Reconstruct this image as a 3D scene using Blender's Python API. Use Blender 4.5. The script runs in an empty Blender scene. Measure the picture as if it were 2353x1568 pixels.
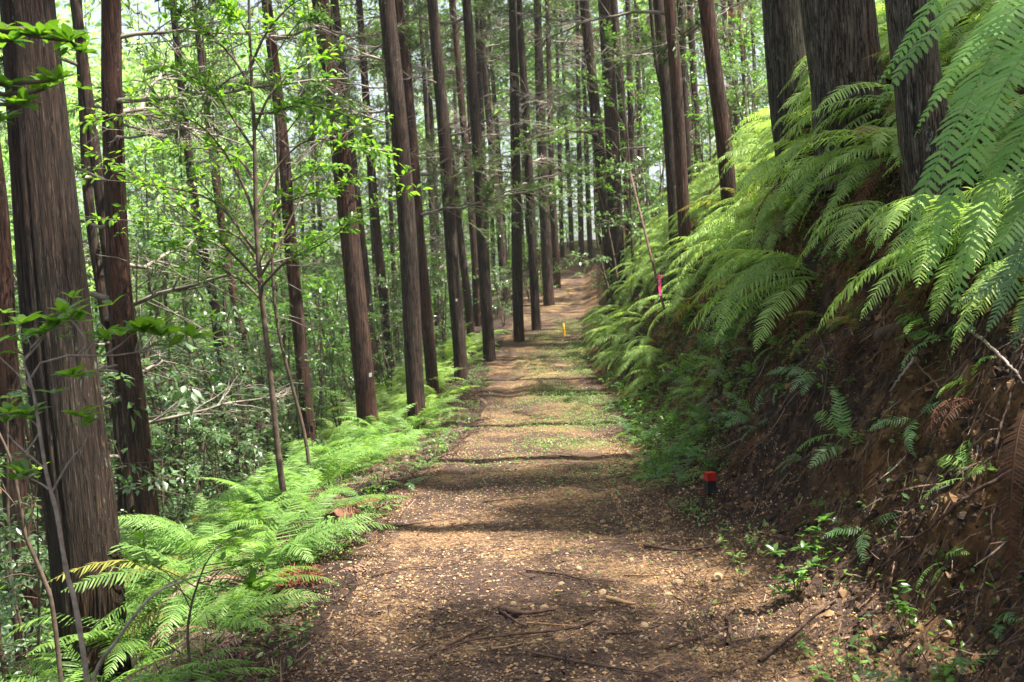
import bpy, math, random
import numpy as np
from mathutils import Vector, Matrix, noise

random.seed(7); rng = np.random.default_rng(11)
S = bpy.context.scene
COL = S.collection
rad = math.radians

# ------------------------------------------------------------------ camera
CAM = Vector((0.0, 0.0, 1.55)); PITCH = rad(3.35); ROLL = rad(3.0); FPX = 2288.0   # picture units: 2353 x 1568
cd = bpy.data.cameras.new('camera'); cam = bpy.data.objects.new('camera', cd); COL.objects.link(cam)
cd.lens = 35.0; cd.sensor_width = 36.0; cd.clip_end = 600; cd.clip_start = 0.05
CR = Matrix.Rotation(math.pi/2-PITCH, 3, 'X') @ Matrix.Rotation(-ROLL, 3, 'Z')
cam.matrix_world = Matrix.Translation(CAM) @ CR.to_4x4()
cd.dof.use_dof = True; cd.dof.focus_distance = 5.5; cd.dof.aperture_fstop = 5.0
S.camera = cam

# ------------------------------------------------------------------ light
SUN_AZ, SUN_EL = rad(104), rad(66)           # azimuth clockwise from +Y (high, from the right)
SUN = Vector((math.sin(SUN_AZ)*math.cos(SUN_EL), math.cos(SUN_AZ)*math.cos(SUN_EL), math.sin(SUN_EL)))
w = bpy.data.worlds.new('World'); S.world = w; w.use_nodes = True
nt = w.node_tree; bg = nt.nodes['Background']
sky = nt.nodes.new('ShaderNodeTexSky'); sky.sky_type = 'NISHITA'; sky.sun_disc = False
sky.sun_elevation = SUN_EL; sky.sun_rotation = SUN_AZ; sky.air_density = 1.0; sky.dust_density = 3.0; sky.ozone_density = 0.6
hs = nt.nodes.new('ShaderNodeHueSaturation'); hs.inputs['Saturation'].default_value = .6; nt.links.new(sky.outputs[0], hs.inputs['Color']); nt.links.new(hs.outputs[0], bg.inputs[0]); bg.inputs[1].default_value = 0.075
ld = bpy.data.lights.new('sun', 'SUN'); ld.energy = 5.0; ld.angle = rad(0.8); ld.color = (1.0, 0.94, 0.84)
lo = bpy.data.objects.new('sun', ld); COL.objects.link(lo); lo.location = (10, 10, 40)
lo.rotation_euler = (-SUN).to_track_quat('-Z', 'Y').to_euler()
S.view_settings.view_transform = 'Standard'; S.view_settings.look = 'None'
S.view_settings.exposure = 2.05; S.view_settings.gamma = 1.0
S.render.engine = 'CYCLES'
S.cycles.max_bounces = 7; S.cycles.diffuse_bounces = 4; S.cycles.glossy_bounces = 2; S.cycles.transmission_bounces = 5
S.cycles.use_denoising = True; S.cycles.sample_clamp_indirect = 6.0

# ------------------------------------------------------------------ picture <-> place helpers
def P(u, v, D):
    d = CR @ Vector(((u-1176.5), -(v-784.0), -FPX))
    return CAM + d*(D/d.y)
CRI = CR.inverted()
def proj(p):
    q = CRI @ (Vector(p)-CAM)
    return (1176.5 + q.x/-q.z*FPX, 784.0 - q.y/-q.z*FPX) if q.z < -0.01 else (-9999, -9999)

# ------------------------------------------------------------------ terrain shape
_yy = np.linspace(-20, 160, 1801)
def smooth_tab(xs, ys, win):
    a = np.interp(_yy, xs, ys); k = np.hanning(int(win*10)|1); k /= k.sum()
    n = len(k)//2; ap = np.pad(a, n, mode='edge')
    return np.convolve(ap, k, mode='valid')
ZP = smooth_tab([-20,0,3.8,7.4,10,12.9,19.5,27,40,48,53,58,80,160],[0,0,0,0,-.2,-.38,-.10,.40,1.65,2.85,3.6,3.75,3.0,2.5], 5)
XC = smooth_tab([-20,0,3.8,7.4,12.9,19.5,27,40,48,53,60,80,160],[.3,.12,.05,-.02,.46,.45,.95,2.08,3.0,4.1,6.5,16,30], 4)
HB = smooth_tab([-20,4,5.5,7.8,9,12,15,20,25,30,50,160],[1.15,1.25,1.85,3.0,3.5,3.75,3.6,2.5,1.8,1.2,1.0,1.0], 1.5)
HWT = smooth_tab([-20,5,9,160],[1.06,1.05,1.0,1.0], 2)
SH = smooth_tab([-20,5,7,9,12,20,24,160],[.5,.5,.8,1.6,2.1,1.9,1.4,1.2], 2)
def tab(T, y): return np.interp(y, _yy, T)
def G(x, y):
    x = np.asarray(x, float); y = np.asarray(y, float)
    xc = tab(XC, y); hw = tab(HWT, y); zp = tab(ZP, y); H = tab(HB, y)
    dl = np.maximum(0, xc-hw-x); dr = np.maximum(0, x-xc-hw)
    sh = tab(SH, y)                                         # width of the gentle shoulder before the steep fall
    drop = .20*np.minimum(dl, sh) + .85*np.clip(dl-sh, 0, 16) + .5*np.clip(dl-sh-16, 0, 10)
    drop = drop - .55*np.clip(dl-34, 0, 60)
    a = .45
    rise = .45*np.minimum(dr, a)
    steep = (H-.2)/1.9
    rise = rise + 1.9*np.clip(dr-a, 0, steep) + .6*np.clip(dr-a-steep, 0, 40)
    return zp - drop + rise
def g1(x, y): return float(G(x, y))
def edgeL(y): return float(tab(XC, y)-tab(HWT, y))
def edgeR(y): return float(tab(XC, y)+tab(HWT, y))

# ------------------------------------------------------------------ object helpers
def tag(o, label=None, cat=None, group=None, kind=None):
    if label: o['label'] = label
    if cat: o['category'] = cat
    if group: o['group'] = group
    if kind: o['kind'] = kind
    return o
def empty(name, loc=(0,0,0)):
    o = bpy.data.objects.new(name, None); o.location = loc; o.empty_display_size = .1; COL.objects.link(o); return o
def link(name, me, parent=None, loc=(0,0,0), rot=(0,0,0), sc=1.0):
    o = bpy.data.objects.new(name, me); COL.objects.link(o)
    if parent is not None: o.parent = parent
    o.location = loc; o.rotation_euler = rot
    o.scale = (sc,)*3 if not hasattr(sc, '__len__') else sc
    return o
class MB:
    """collects vertices and faces, with a material slot per face"""
    def __init__(s): s.v = []; s.f = []; s.n = 0
    def add(s, verts, faces, mi=0):
        verts = np.asarray(verts, float).reshape(-1, 3); faces = np.asarray(faces, int)
        s.v.append(verts); s.f.append((faces+s.n, mi)); s.n += len(verts)
    def mesh(s, name, mats, smooth=True):
        me = bpy.data.meshes.new(name)
        V = np.concatenate(s.v) if s.v else np.zeros((0, 3))
        me.vertices.add(len(V)); me.vertices.foreach_set('co', V.ravel())
        loops = np.concatenate([f.ravel() for f, _ in s.f]); tot = np.concatenate([np.full(len(f), f.shape[1]) for f, _ in s.f])
        mi = np.concatenate([np.full(len(f), m) for f, m in s.f])
        start = np.concatenate([[0], np.cumsum(tot)[:-1]])
        me.loops.add(len(loops)); me.loops.foreach_set('vertex_index', loops)
        me.polygons.add(len(tot)); me.polygons.foreach_set('loop_start', start); me.polygons.foreach_set('loop_total', tot)
        me.polygons.foreach_set('material_index', mi)
        me.polygons.foreach_set('use_smooth', np.full(len(tot), smooth))
        for m in (mats if isinstance(mats, (list, tuple)) else [mats]): me.materials.append(m)
        me.update(calc_edges=True); me.validate(); return me

def tube(pts, radii, seg=6, cap=True):
    pts = np.asarray([tuple(p) for p in pts], float); n = len(pts)
    radii = np.broadcast_to(np.asarray(radii, float), (n,))
    T = np.gradient(pts, axis=0); T /= np.linalg.norm(T, axis=1)[:, None]+1e-9
    ref = np.array([0, 0, 1.0]) if abs(T[0, 2]) < .9 else np.array([1.0, 0, 0])
    V = []; a = np.linspace(0, 2*math.pi, seg, endpoint=False)
    u = np.cross(T[0], ref); u /= np.linalg.norm(u)
    for i in range(n):
        u = u - T[i]*np.dot(u, T[i]); u /= np.linalg.norm(u)+1e-9
        w_ = np.cross(T[i], u)
        V.append(pts[i] + radii[i]*(np.cos(a)[:, None]*u + np.sin(a)[:, None]*w_))
    V = np.concatenate(V)
    i, j = np.meshgrid(np.arange(n-1), np.arange(seg), indexing='ij'); j2 = (j+1) % seg
    F = np.stack([i*seg+j, i*seg+j2, (i+1)*seg+j2, (i+1)*seg+j], -1).reshape(-1, 4)
    return V, F
def spline(pts, n):
    """Catmull-Rom through the points"""
    pts = np.asarray([tuple(p) for p in pts], float)
    if len(pts) == 2: return np.linspace(pts[0], pts[1], n)
    q = np.vstack([2*pts[0]-pts[1], pts, 2*pts[-1]-pts[-2]])
    out = []
    for t in np.linspace(0, len(pts)-1-1e-6, n):
        k = int(t); f = t-k; a, b, c, d = q[k:k+4]
        out.append(.5*((2*b)+(-a+c)*f+(2*a-5*b+4*c-d)*f*f+(-a+3*b-3*c+d)*f**3))
    return np.array(out)
def unit(a): return a/(np.linalg.norm(a, axis=-1, keepdims=True)+1e-9)

LEAF8 = (np.array([(0,0,0),(.32,-.21,.05),(.32,0,0),(.32,.21,.05),(.7,-.17,.02),(.7,0,-.04),(.7,.17,.02),(1,0,-.12)]),
         np.array([(0,1,2),(0,2,3),(1,4,5),(1,5,2),(2,5,6),(2,6,3),(4,7,5),(5,7,6)]))
LEAF4 = (np.array([(0,0,0),(.45,-.22,.05),(.5,0,-.02),(.45,.22,.05),(1,0,-.1)]), np.array([(0,1,2),(0,2,3),(1,4,2),(2,4,3)]))
LEAF2 = (np.array([(0,0,0),(.45,-.26,.04),(1,0,-.05),(.5,.26,.04)]), np.array([(0,1,2,3)]))
def scatter(mb, tmpl, pos, xd, up, size, mi=0):
    """copies a leaf template to many places, merged"""
    V, F = tmpl; pos = np.asarray(pos, float); n = len(pos)
    if n == 0: return
    xd = unit(np.asarray(xd, float)); up = np.asarray(up, float)
    y = unit(np.cross(up, xd)+1e-6); z = np.cross(xd, y)
    R = np.stack([xd, y, z], -1)
    size = np.broadcast_to(np.asarray(size, float), (n,))
    W = np.einsum('nij,kj->nki', R, V)*size[:, None, None] + pos[:, None, :]
    mb.add(W.reshape(-1, 3), (F[None]+np.arange(n)[:, None, None]*len(V)).reshape(-1, F.shape[1]), mi)
def rdir(n): return unit(rng.normal(size=(n, 3)))

# ------------------------------------------------------------------ materials
def newmat(name):
    m = bpy.data.materials.new(name); m.use_nodes = True; t = m.node_tree
    return m, t, t.nodes['Principled BSDF'], t.nodes['Material Output']
def ramp(t, fac, stops, interp='LINEAR'):
    r = t.nodes.new('ShaderNodeValToRGB'); r.color_ramp.interpolation = interp
    e = r.color_ramp.elements
    while len(e) < len(stops): e.new(.5)
    for k, (p, c) in enumerate(stops): e[k].position = p; e[k].color = (*c, 1)
    t.links.new(fac, r.inputs[0]); return r.outputs[0]
def noise_n(t, scale, detail=6, rough=.6, vec=None, dist=0):
    n = t.nodes.new('ShaderNodeTexNoise'); n.inputs['Scale'].default_value = scale; n.inputs['Detail'].default_value = detail
    n.inputs['Roughness'].default_value = rough; n.inputs['Distortion'].default_value = dist
    if vec is not None: t.links.new(vec, n.inputs['Vector'])
    return n.outputs[0]
def mapping(t, scale, src='Object'):
    c = t.nodes.new('ShaderNodeTexCoord'); m = t.nodes.new('ShaderNodeMapping'); m.inputs['Scale'].default_value = scale
    t.links.new(c.outputs[src], m.inputs[0]); return m.outputs[0]
def mix(t, fac, a, b, mode='MIX'):
    m = t.nodes.new('ShaderNodeMix'); m.data_type = 'RGBA'; m.blend_type = mode
    for s, x in ((m.inputs[0], fac), (m.inputs[6], a), (m.inputs[7], b)):
        if hasattr(x, 'links'): t.links.new(x, s)
        else: s.default_value = x if not hasattr(x, '__len__') else (*x, 1)
    return m.outputs[2]
def bump(t, h, strength, dist, bs):
    b = t.nodes.new('ShaderNodeBump'); b.inputs['Strength'].default_value = strength; b.inputs['Distance'].default_value = dist
    t.links.new(h, b.inputs['Height']); t.links.new(b.outputs[0], bs.inputs['Normal']); return b

def leaf_mat(name, cols, trans, tfac=.45, rough=.45, spec=.5):
    m, t, bs, out = newmat(name)
    g = t.nodes.new('ShaderNodeNewGeometry'); oi = t.nodes.new('ShaderNodeObjectInfo')
    n = len(cols); st = [(k/(n-1) if n > 1 else 0, c) for k, c in enumerate(cols)]
    base = ramp(t, g.outputs['Random Per Island'], st)
    v = t.nodes.new('ShaderNodeMapRange'); v.inputs[3].default_value = .75; v.inputs[4].default_value = 1.25
    t.links.new(oi.outputs['Random'], v.inputs[0])
    h = t.nodes.new('ShaderNodeHueSaturation'); t.links.new(base, h.inputs['Color']); t.links.new(v.outputs[0], h.inputs['Value'])
    t.links.new(h.outputs[0], bs.inputs['Base Color'])
    bs.inputs['Roughness'].default_value = rough; bs.inputs['Specular IOR Level'].default_value = spec
    tr = t.nodes.new('ShaderNodeBsdfTranslucent')
    tc = mix(t, 1.0, h.outputs[0], trans, 'MULTIPLY'); t.links.new(tc, tr.inputs[0])
    ms = t.nodes.new('ShaderNodeMixShader'); ms.inputs[0].default_value = tfac
    t.links.new(bs.outputs[0], ms.inputs[1]); t.links.new(tr.outputs[0], ms.inputs[2]); t.links.new(ms.outputs[0], out.inputs[0])
    return m
M = {}
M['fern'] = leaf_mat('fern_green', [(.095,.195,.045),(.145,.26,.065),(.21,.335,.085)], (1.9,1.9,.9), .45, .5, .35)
M['fern_sunlit'] = leaf_mat('fern_sunlit_green', [(.20,.32,.085),(.26,.39,.11),(.32,.45,.14)], (1.8,1.8,.9), .45, .5, .35)  # raised copy of the fern green, sunlight on the right bank put into the colour
M['fern_yellow'] = leaf_mat('fern_yellowed', [(.17,.21,.04),(.22,.22,.05),(.15,.11,.04)], (1.7,1.5,.8), .4, .55, .3)
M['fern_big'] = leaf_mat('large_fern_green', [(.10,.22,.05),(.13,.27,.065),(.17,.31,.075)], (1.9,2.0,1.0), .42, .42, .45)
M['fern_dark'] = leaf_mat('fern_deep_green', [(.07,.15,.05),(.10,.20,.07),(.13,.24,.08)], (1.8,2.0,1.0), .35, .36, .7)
M['fern_dead'] = leaf_mat('fern_dead_brown', [(.055,.024,.012),(.085,.040,.02),(.05,.026,.016)], (1.3,1.1,.9), .2, .7, .2)
M['fern_grey'] = leaf_mat('fern_dead_grey', [(.16,.11,.08),(.24,.18,.14),(.13,.085,.06)], (1.2,1.1,.9), .2, .7, .2)
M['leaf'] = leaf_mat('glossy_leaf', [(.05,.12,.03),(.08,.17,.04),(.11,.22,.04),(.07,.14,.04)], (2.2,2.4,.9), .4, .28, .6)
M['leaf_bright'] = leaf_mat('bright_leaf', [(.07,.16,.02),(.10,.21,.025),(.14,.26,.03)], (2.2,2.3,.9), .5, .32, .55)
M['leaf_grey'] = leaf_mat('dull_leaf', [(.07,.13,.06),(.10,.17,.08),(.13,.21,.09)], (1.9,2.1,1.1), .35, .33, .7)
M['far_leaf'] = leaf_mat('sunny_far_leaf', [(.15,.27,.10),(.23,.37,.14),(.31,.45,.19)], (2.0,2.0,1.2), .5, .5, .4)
M['needle'] = leaf_mat('cedar_needles', [(.04,.075,.03),(.06,.10,.035),(.08,.12,.04)], (1.8,1.9,1.0), .4, .5, .4)
M['needle_dry'] = leaf_mat('dry_needles', [(.16,.08,.04),(.20,.11,.06)], (1.4,1.1,.8), .3, .7, .2)
M['weed'] = leaf_mat('weed_leaf', [(.10,.20,.05),(.16,.28,.07),(.20,.32,.09)], (1.8,2.0,1.0), .35, .4, .5)
M['moss'] = leaf_mat('moss', [(.06,.10,.02),(.09,.13,.025)], (1.5,1.6,.8), .25, .9, .1)

def bark(name, dark, mid, light, red, lichen, xs=9, lich=.62):
    m, t, bs, out = newmat(name)
    vec = mapping(t, (xs, xs, xs*.11)); n1 = noise_n(t, 3.0, 10, .72, vec, .8)
    oi = t.nodes.new('ShaderNodeObjectInfo')
    nf = noise_n(t, 1.0, 5, .6, mapping(t, (xs*9, xs*9, xs*.45)), .3)
    ad = t.nodes.new('ShaderNodeMath'); ad.operation = 'MULTIPLY_ADD'; ad.inputs[1].default_value = .5; t.links.new(nf, ad.inputs[0])
    hf = t.nodes.new('ShaderNodeMath'); hf.operation = 'MULTIPLY'; hf.inputs[1].default_value = .5; t.links.new(n1, hf.inputs[0]); t.links.new(hf.outputs[0], ad.inputs[2]); n1 = ad.outputs[0]
    c = ramp(t, n1, [(.40, dark), (.48, mid), (.53, mid), (.62, light)])
    cn = noise_n(t, 1.0, 5, .65, mapping(t, (xs*2.2, xs*2.2, xs*.16)), .5)
    crack = ramp(t, cn, [(.455, (1,1,1)), (.49, (.12,.10,.09)), (.51, (.12,.10,.09)), (.545, (1,1,1))]); c = mix(t, 1.0, c, crack, 'MULTIPLY')
    v2 = mapping(t, (1.6, 1.6, .35)); n2 = noise_n(t, 1.6, 4, .6, v2)
    f = ramp(t, n2, [(.42, (0,0,0)), (.62, (1,1,1))]); c2 = mix(t, 1.0, c, red, 'MULTIPLY')
    c = mix(t, f, c, c2)
    v3 = mapping(t, (14, 14, 5)); n3 = noise_n(t, 2.2, 6, .7, v3); f3 = ramp(t, n3, [(lich, (0,0,0)), (lich+.06, (1,1,1))])
    n4 = noise_n(t, .8, 2, .5, mapping(t, (1,1,.5))); f4 = ramp(t, n4, [(.45, (0,0,0)), (.6, (1,1,1))])
    fm = mix(t, 1.0, f3, f4, 'MULTIPLY'); c = mix(t, fm, c, lichen)
    mr = t.nodes.new('ShaderNodeMapRange'); mr.inputs[3].default_value = .75; mr.inputs[4].default_value = 1.3; t.links.new(oi.outputs['Random'], mr.inputs[0])
    h = t.nodes.new('ShaderNodeHueSaturation'); t.links.new(c, h.inputs['Color']); t.links.new(mr.outputs[0], h.inputs['Value'])
    t.links.new(h.outputs[0], bs.inputs['Base Color']); bs.inputs['Roughness'].default_value = .85; bs.inputs['Specular IOR Level'].default_value = .25
    bump(t, n1, 1.0, .03, bs)
    return m
M['bark'] = bark('cedar_bark', (.014,.009,.007), (.038,.026,.020), (.112,.090,.070), (1.15,.84,.72), (.24,.29,.22))
M['bark_red'] = bark('cedar_bark_red', (.018,.010,.007), (.050,.027,.019), (.130,.080,.056), (1.2,.8,.68), (.25,.28,.22))
M['bark_grey'] = bark('old_cedar_bark', (.016,.012,.009), (.072,.062,.048), (.20,.18,.145), (1.2,.9,.8), (.30,.36,.30), 13, .57)
M['bark_giant'] = bark('giant_cedar_bark', (.016,.011,.008), (.030,.021,.015), (.105,.082,.055), (1.2,.82,.68), (.26,.31,.24), 13, .60)
def plain(name, c1, c2, scale=20, rough=.8, bmp=.4, sx=(1,1,1), spec=.3):
    m, t, bs, out = newmat(name); n1 = noise_n(t, scale, 5, .6, mapping(t, sx))
    t.links.new(ramp(t, n1, [(.35, c1), (.65, c2)]), bs.inputs['Base Color'])
    bs.inputs['Roughness'].default_value = rough; bs.inputs['Specular IOR Level'].default_value = spec
    bump(t, n1, bmp, .01, bs); return m
M['dead_wood'] = plain('dead_branch_wood', (.09,.075,.062), (.28,.24,.20), 10)
M['twig'] = plain('twig_bark', (.045,.03,.022), (.12,.085,.06), 14)
M['grey_stem'] = plain('grey_stem', (.16,.125,.10), (.32,.27,.23), 30)
M['stick'] = plain('stick_wood', (.035,.02,.015), (.12,.07,.05), 30)
M['stick_pale'] = plain('pale_stick_wood', (.22,.12,.06), (.40,.25,.13), 30)
M['rotten'] = plain('rotten_wood', (.05,.02,.012), (.20,.09,.055), 8, .9, .8, (1,1,6))
M['yellow'] = plain('yellow_paint', (.80,.42,.02), (.85,.48,.03), 10, .4, .05)
M['red'] = plain('red_paint', (.26,.015,.014), (.48,.02,.018), 40, .35, .05)
M['black'] = plain('black_paint', (.012,.012,.014), (.03,.03,.032), 10, .5, .1)
M['pink'] = plain('pink_tape', (.85,.06,.22), (.95,.12,.32), 10, .4, .05)
M['white'] = plain('white_tag', (.5,.5,.48), (.65,.65,.62), 10, .5, .05)
M['stem_rust'] = plain('rusty_stem', (.12,.04,.02), (.22,.09,.045), 20)

def pebble_mat():
    m, t, bs, out = newmat('pebble'); g = t.nodes.new('ShaderNodeNewGeometry')
    c = ramp(t, g.outputs['Random Per Island'], [(0,(.17,.095,.042)),(.3,(.32,.19,.085)),(.6,(.46,.295,.14)),(.85,(.40,.28,.16)),(.985,(.22,.17,.13)),(1,(.50,.44,.35))])
    n1 = noise_n(t, 60, 3, .6, mapping(t, (1,1,1))); c = mix(t, .5, c, ramp(t, n1, [(.3,(.5,.45,.4)),(.7,(1.15,1.1,1.05))]), 'MULTIPLY')
    t.links.new(c, bs.inputs['Base Color']); bs.inputs['Roughness'].default_value = .8; return m
M['pebble'] = pebble_mat()
M['stone'] = plain('tan_stone', (.24,.15,.08), (.48,.35,.2), 25, .8, .6)
def litter_mat():
    m, t, bs, out = newmat('litter'); g = t.nodes.new('ShaderNodeNewGeometry')
    c = ramp(t, g.outputs['Random Per Island'], [(0,(.022,.012,.009)),(.4,(.06,.03,.02)),(.75,(.11,.058,.036)),(.93,(.19,.115,.07)),(1,(.26,.20,.15))])
    t.links.new(c, bs.inputs['Base Color']); bs.inputs['Roughness'].default_value = .8; return m
M['litter'] = litter_mat()
def gravel_nodes(t, vec):
    v = t.nodes.new('ShaderNodeTexVoronoi'); v.inputs['Scale'].default_value = 85; t.links.new(vec, v.inputs['Vector'])
    sep = t.nodes.new('ShaderNodeSeparateColor'); t.links.new(v.outputs['Color'], sep.inputs[0])
    stone = ramp(t, sep.outputs[0], [(0,(.085,.045,.024)),(.35,(.19,.11,.052)),(.7,(.30,.185,.088)),(1,(.19,.135,.09))])
    lit = ramp(t, noise_n(t, 90, 5, .7, vec), [(.3,(.020,.011,.008)),(.5,(.056,.035,.026)),(.7,(.115,.074,.053))])
    big = noise_n(t, 1.1, 6, .62, vec); small = noise_n(t, 26, 6, .75, vec)
    a = t.nodes.new('ShaderNodeMath'); a.operation = 'ADD'; t.links.new(big, a.inputs[0]); t.links.new(small, a.inputs[1])
    b = t.nodes.new('ShaderNodeMath'); b.operation = 'MULTIPLY'; b.inputs[1].default_value = .5; t.links.new(a.outputs[0], b.inputs[0])
    f = ramp(t, b.outputs[0], [(.49,(1,1,1)),(.555,(.08,.08,.08))])
    inv = t.nodes.new('ShaderNodeMath'); inv.operation = 'SUBTRACT'; inv.inputs[0].default_value = 1; t.links.new(v.outputs['Distance'], inv.inputs[1])
    return mix(t, f, stone, lit), inv.outputs[0]
def path_mat():
    m, t, bs, out = newmat('path_gravel'); vec = mapping(t, (1,1,1)); c, h = gravel_nodes(t, vec)
    t.links.new(c, bs.inputs['Base Color']); bs.inputs['Roughness'].default_value = .9
    bs.inputs['Specular IOR Level'].default_value = .2
    bump(t, h, .8, .012, bs); return m
M['path'] = path_mat()
def soil_mat():
    m, t, bs, out = newmat('forest_soil'); vec = mapping(t, (1,1,1))
    g = t.nodes.new('ShaderNodeNewGeometry'); sp = t.nodes.new('ShaderNodeSeparateXYZ'); t.links.new(g.outputs['Position'], sp.inputs[0])
    n1 = noise_n(t, 9, 8, .7, vec); n2 = noise_n(t, 1.3, 5, .6, vec)
    litter = ramp(t, n1, [(.3,(.010,.007,.006)),(.5,(.032,.021,.016)),(.68,(.08,.052,.035)),(.8,(.15,.10,.065))])
    earth = ramp(t, n1, [(.3,(.020,.011,.006)),(.5,(.10,.052,.022)),(.7,(.25,.14,.06))])
    f = ramp(t, n2, [(.46,(0,0,0)),(.56,(1,1,1))])
    rt = t.nodes.new('ShaderNodeMapRange'); rt.inputs[1].default_value = 1.2; rt.inputs[2].default_value = 1.7; t.links.new(sp.outputs[0], rt.inputs[0])
    f = mix(t, 1.0, f, rt.outputs[0], 'MULTIPLY')
    c = mix(t, f, litter, earth)
    n5 = noise_n(t, .5, 5, .65, vec); gf = ramp(t, n5, [(.5,(0,0,0)),(.62,(.7,.7,.7))])
    lt = t.nodes.new('ShaderNodeMapRange'); lt.inputs[1].default_value = -1.5; lt.inputs[2].default_value = -4; t.links.new(sp.outputs[0], lt.inputs[0])
    gf = mix(t, 1.0, gf, lt.outputs[0], 'MULTIPLY'); c = mix(t, gf, c, (.05,.09,.025))
    ga = t.nodes.new('ShaderNodeAttribute'); ga.attribute_name = 'gravel'; gc, gh = gravel_nodes(t, vec); c = mix(t, ga.outputs['Fac'], c, gc)
    t.links.new(c, bs.inputs['Base Color']); bs.inputs['Roughness'].default_value = .92; bs.inputs['Specular IOR Level'].default_value = .15
    bump(t, n1, 1.0, .04, bs); return m
M['soil'] = soil_mat()

# ------------------------------------------------------------------ ground and path
def fbm(x, y, z=0, o=4): return noise.fractal((x, y, z), .9, 2.1, o)
rows = np.concatenate([np.arange(-12, 1.5, .5), np.arange(1.5, 10, .06), np.arange(10, 20, .12), np.arange(20, 40, .3), np.arange(40, 70, .8), np.arange(70, 151, 4)])
offs = np.concatenate([np.arange(-90, -20, 3), np.arange(-20, -6, .6), np.arange(-6, -2.5, .2), np.arange(-2.5, -.9, .07), np.arange(-.9, .95, .3), np.arange(.95, 4, .06), np.arange(4, 8, .25), np.arange(8, 20, 1.0), np.arange(20, 71, 5)])
RR, OO = np.meshgrid(rows, offs, indexing='ij')
X = tab(XC, RR)+OO; Z = G(X, RR)
NZ = np.zeros_like(Z)
for i in range(Z.shape[0]):
    for j in range(Z.shape[1]):
        x, y = X[i, j], RR[i, j]; o = abs(OO[i, j])
        if o < .95: NZ[i, j] = -.04*min(1, (.95-o)/.12); continue
        k = min(1, (o-.95)/.35)
        NZ[i, j] = k*(.05*fbm(x*2.2, y*2.2)+.035*fbm(x*9, y*9, 3, 3)) + (.25*fbm(x*.25, y*.25, 7, 2)*min(1, (o-1)/4))
        if o > 1.2 and OO[i, j] > 0 and OO[i, j] < 4:
            NZ[i, j] += min(1, (o-1.2)/.5)*(.07*fbm(x*3.2, y*3.2, Z[i, j]*3, 4)+.06*fbm(x*10, y*10, Z[i, j]*8, 3))
Z = Z+NZ
# the bank face also pushes in and out sideways so it is lumpy, with hollows
XX = X.copy()
bf = (OO > 1.3) & (OO < 3.4) & (RR > 1) & (RR < 30)
for i, j in zip(*np.nonzero(bf)):
    k = min(1, (OO[i, j]-1.3)/.3, (3.4-OO[i, j])/.5)
    XX[i, j] += k*.09*fbm(RR[i, j]*1.6, Z[i, j]*2.0, 11, 4)
nr, nc = Z.shape
V = np.stack([XX, RR, Z], -1).reshape(-1, 3)
i, j = np.meshgrid(np.arange(nr-1), np.arange(nc-1), indexing='ij')
F = np.stack([i*nc+j, i*nc+j+1, (i+1)*nc+j+1, (i+1)*nc+j], -1).reshape(-1, 4)
mb = MB(); mb.add(V, F); gme = mb.mesh('ground', M['soil']); tag(link('ground', gme), kind='structure')
gw = np.zeros(OO.shape)                                     # how far the path gravel has spread over the soil
for i in range(OO.shape[0]):
    for j in range(OO.shape[1]):
        o = OO[i, j]
        if abs(o) < 3 and RR[i, j] < 40:
            reach = (1.55 if RR[i, j] < 5.5 else 1.2) if o > 0 else 1.02
            gw[i, j] = min(1, max(0, (reach+.35*noise.noise((X[i, j]*1.5, RR[i, j]*1.5, 6))-abs(o))/.25))
at = gme.attributes.new('gravel', 'FLOAT', 'POINT'); at.data.foreach_set('value', gw.ravel())

prow = np.concatenate([np.arange(-6, 1.5, .5), np.arange(1.5, 9, .045), np.arange(9, 20, .1), np.arange(20, 62, .4)])
poff = np.linspace(-1.15, 1.15, 52)
PR, PO = np.meshgrid(prow, poff, indexing='ij'); PX = tab(XC, PR)+PO
PZ = G(tab(XC, PR), PR)+0*PO
for i in range(PZ.shape[0]):
    for j in range(PZ.shape[1]):
        x, y, o = PX[i, j], PR[i, j], abs(PO[i, j])
        e = .14*noise.noise((x*.4, y*1.3, 5))
        PZ[i, j] += .004+.012*fbm(x*3, y*3)*min(1, max(0, 1-o)/.2) + .006*fbm(x*22, y*22, 1, 2) - .02*math.exp(-((o-.55)/.18)**2) - max(0, o-(.90+e))*.30
nr, nc = PZ.shape
i, j = np.meshgrid(np.arange(nr-1), np.arange(nc-1), indexing='ij')
F = np.stack([i*nc+j, i*nc+j+1, (i+1)*nc+j+1, (i+1)*nc+j], -1).reshape(-1, 4)
mb = MB(); mb.add(np.stack([PX, PR, PZ], -1).reshape(-1, 3), F); tag(link('path', mb.mesh('path', M['path'])), kind='structure')
def pz(x, y):
    return float(np.interp(y, prow, PZ[:, int(np.clip(round((x-float(tab(XC, y))+1.15)/2.3*51), 0, 51))]))
def surf(x, y):
    xc = float(tab(XC, y)); return max(pz(x, y), g1(x, y)) if abs(x-xc) < 1.1 else g1(x, y)

from mathutils.bvhtree import BVHTree
dgm = bpy.data.objects['ground'].data
BV = BVHTree.FromPolygons([v.co.copy() for v in dgm.vertices], [tuple(p.vertices) for p in dgm.polygons])
_g1 = g1
def g1(x, y):
    if abs(y) > 60 or abs(x) > 30: return _g1(x, y)
    h = BV.ray_cast(Vector((x, y, 40)), Vector((0, 0, -1)))
    return h[0].z if h[0] is not None else _g1(x, y)
def GN(x, y): return np.array([max(g1(a, b), pz(a, b)) if abs(a-float(tab(XC, b))) < 1.1 else g1(a, b) for a, b in zip(x, y)])

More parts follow.
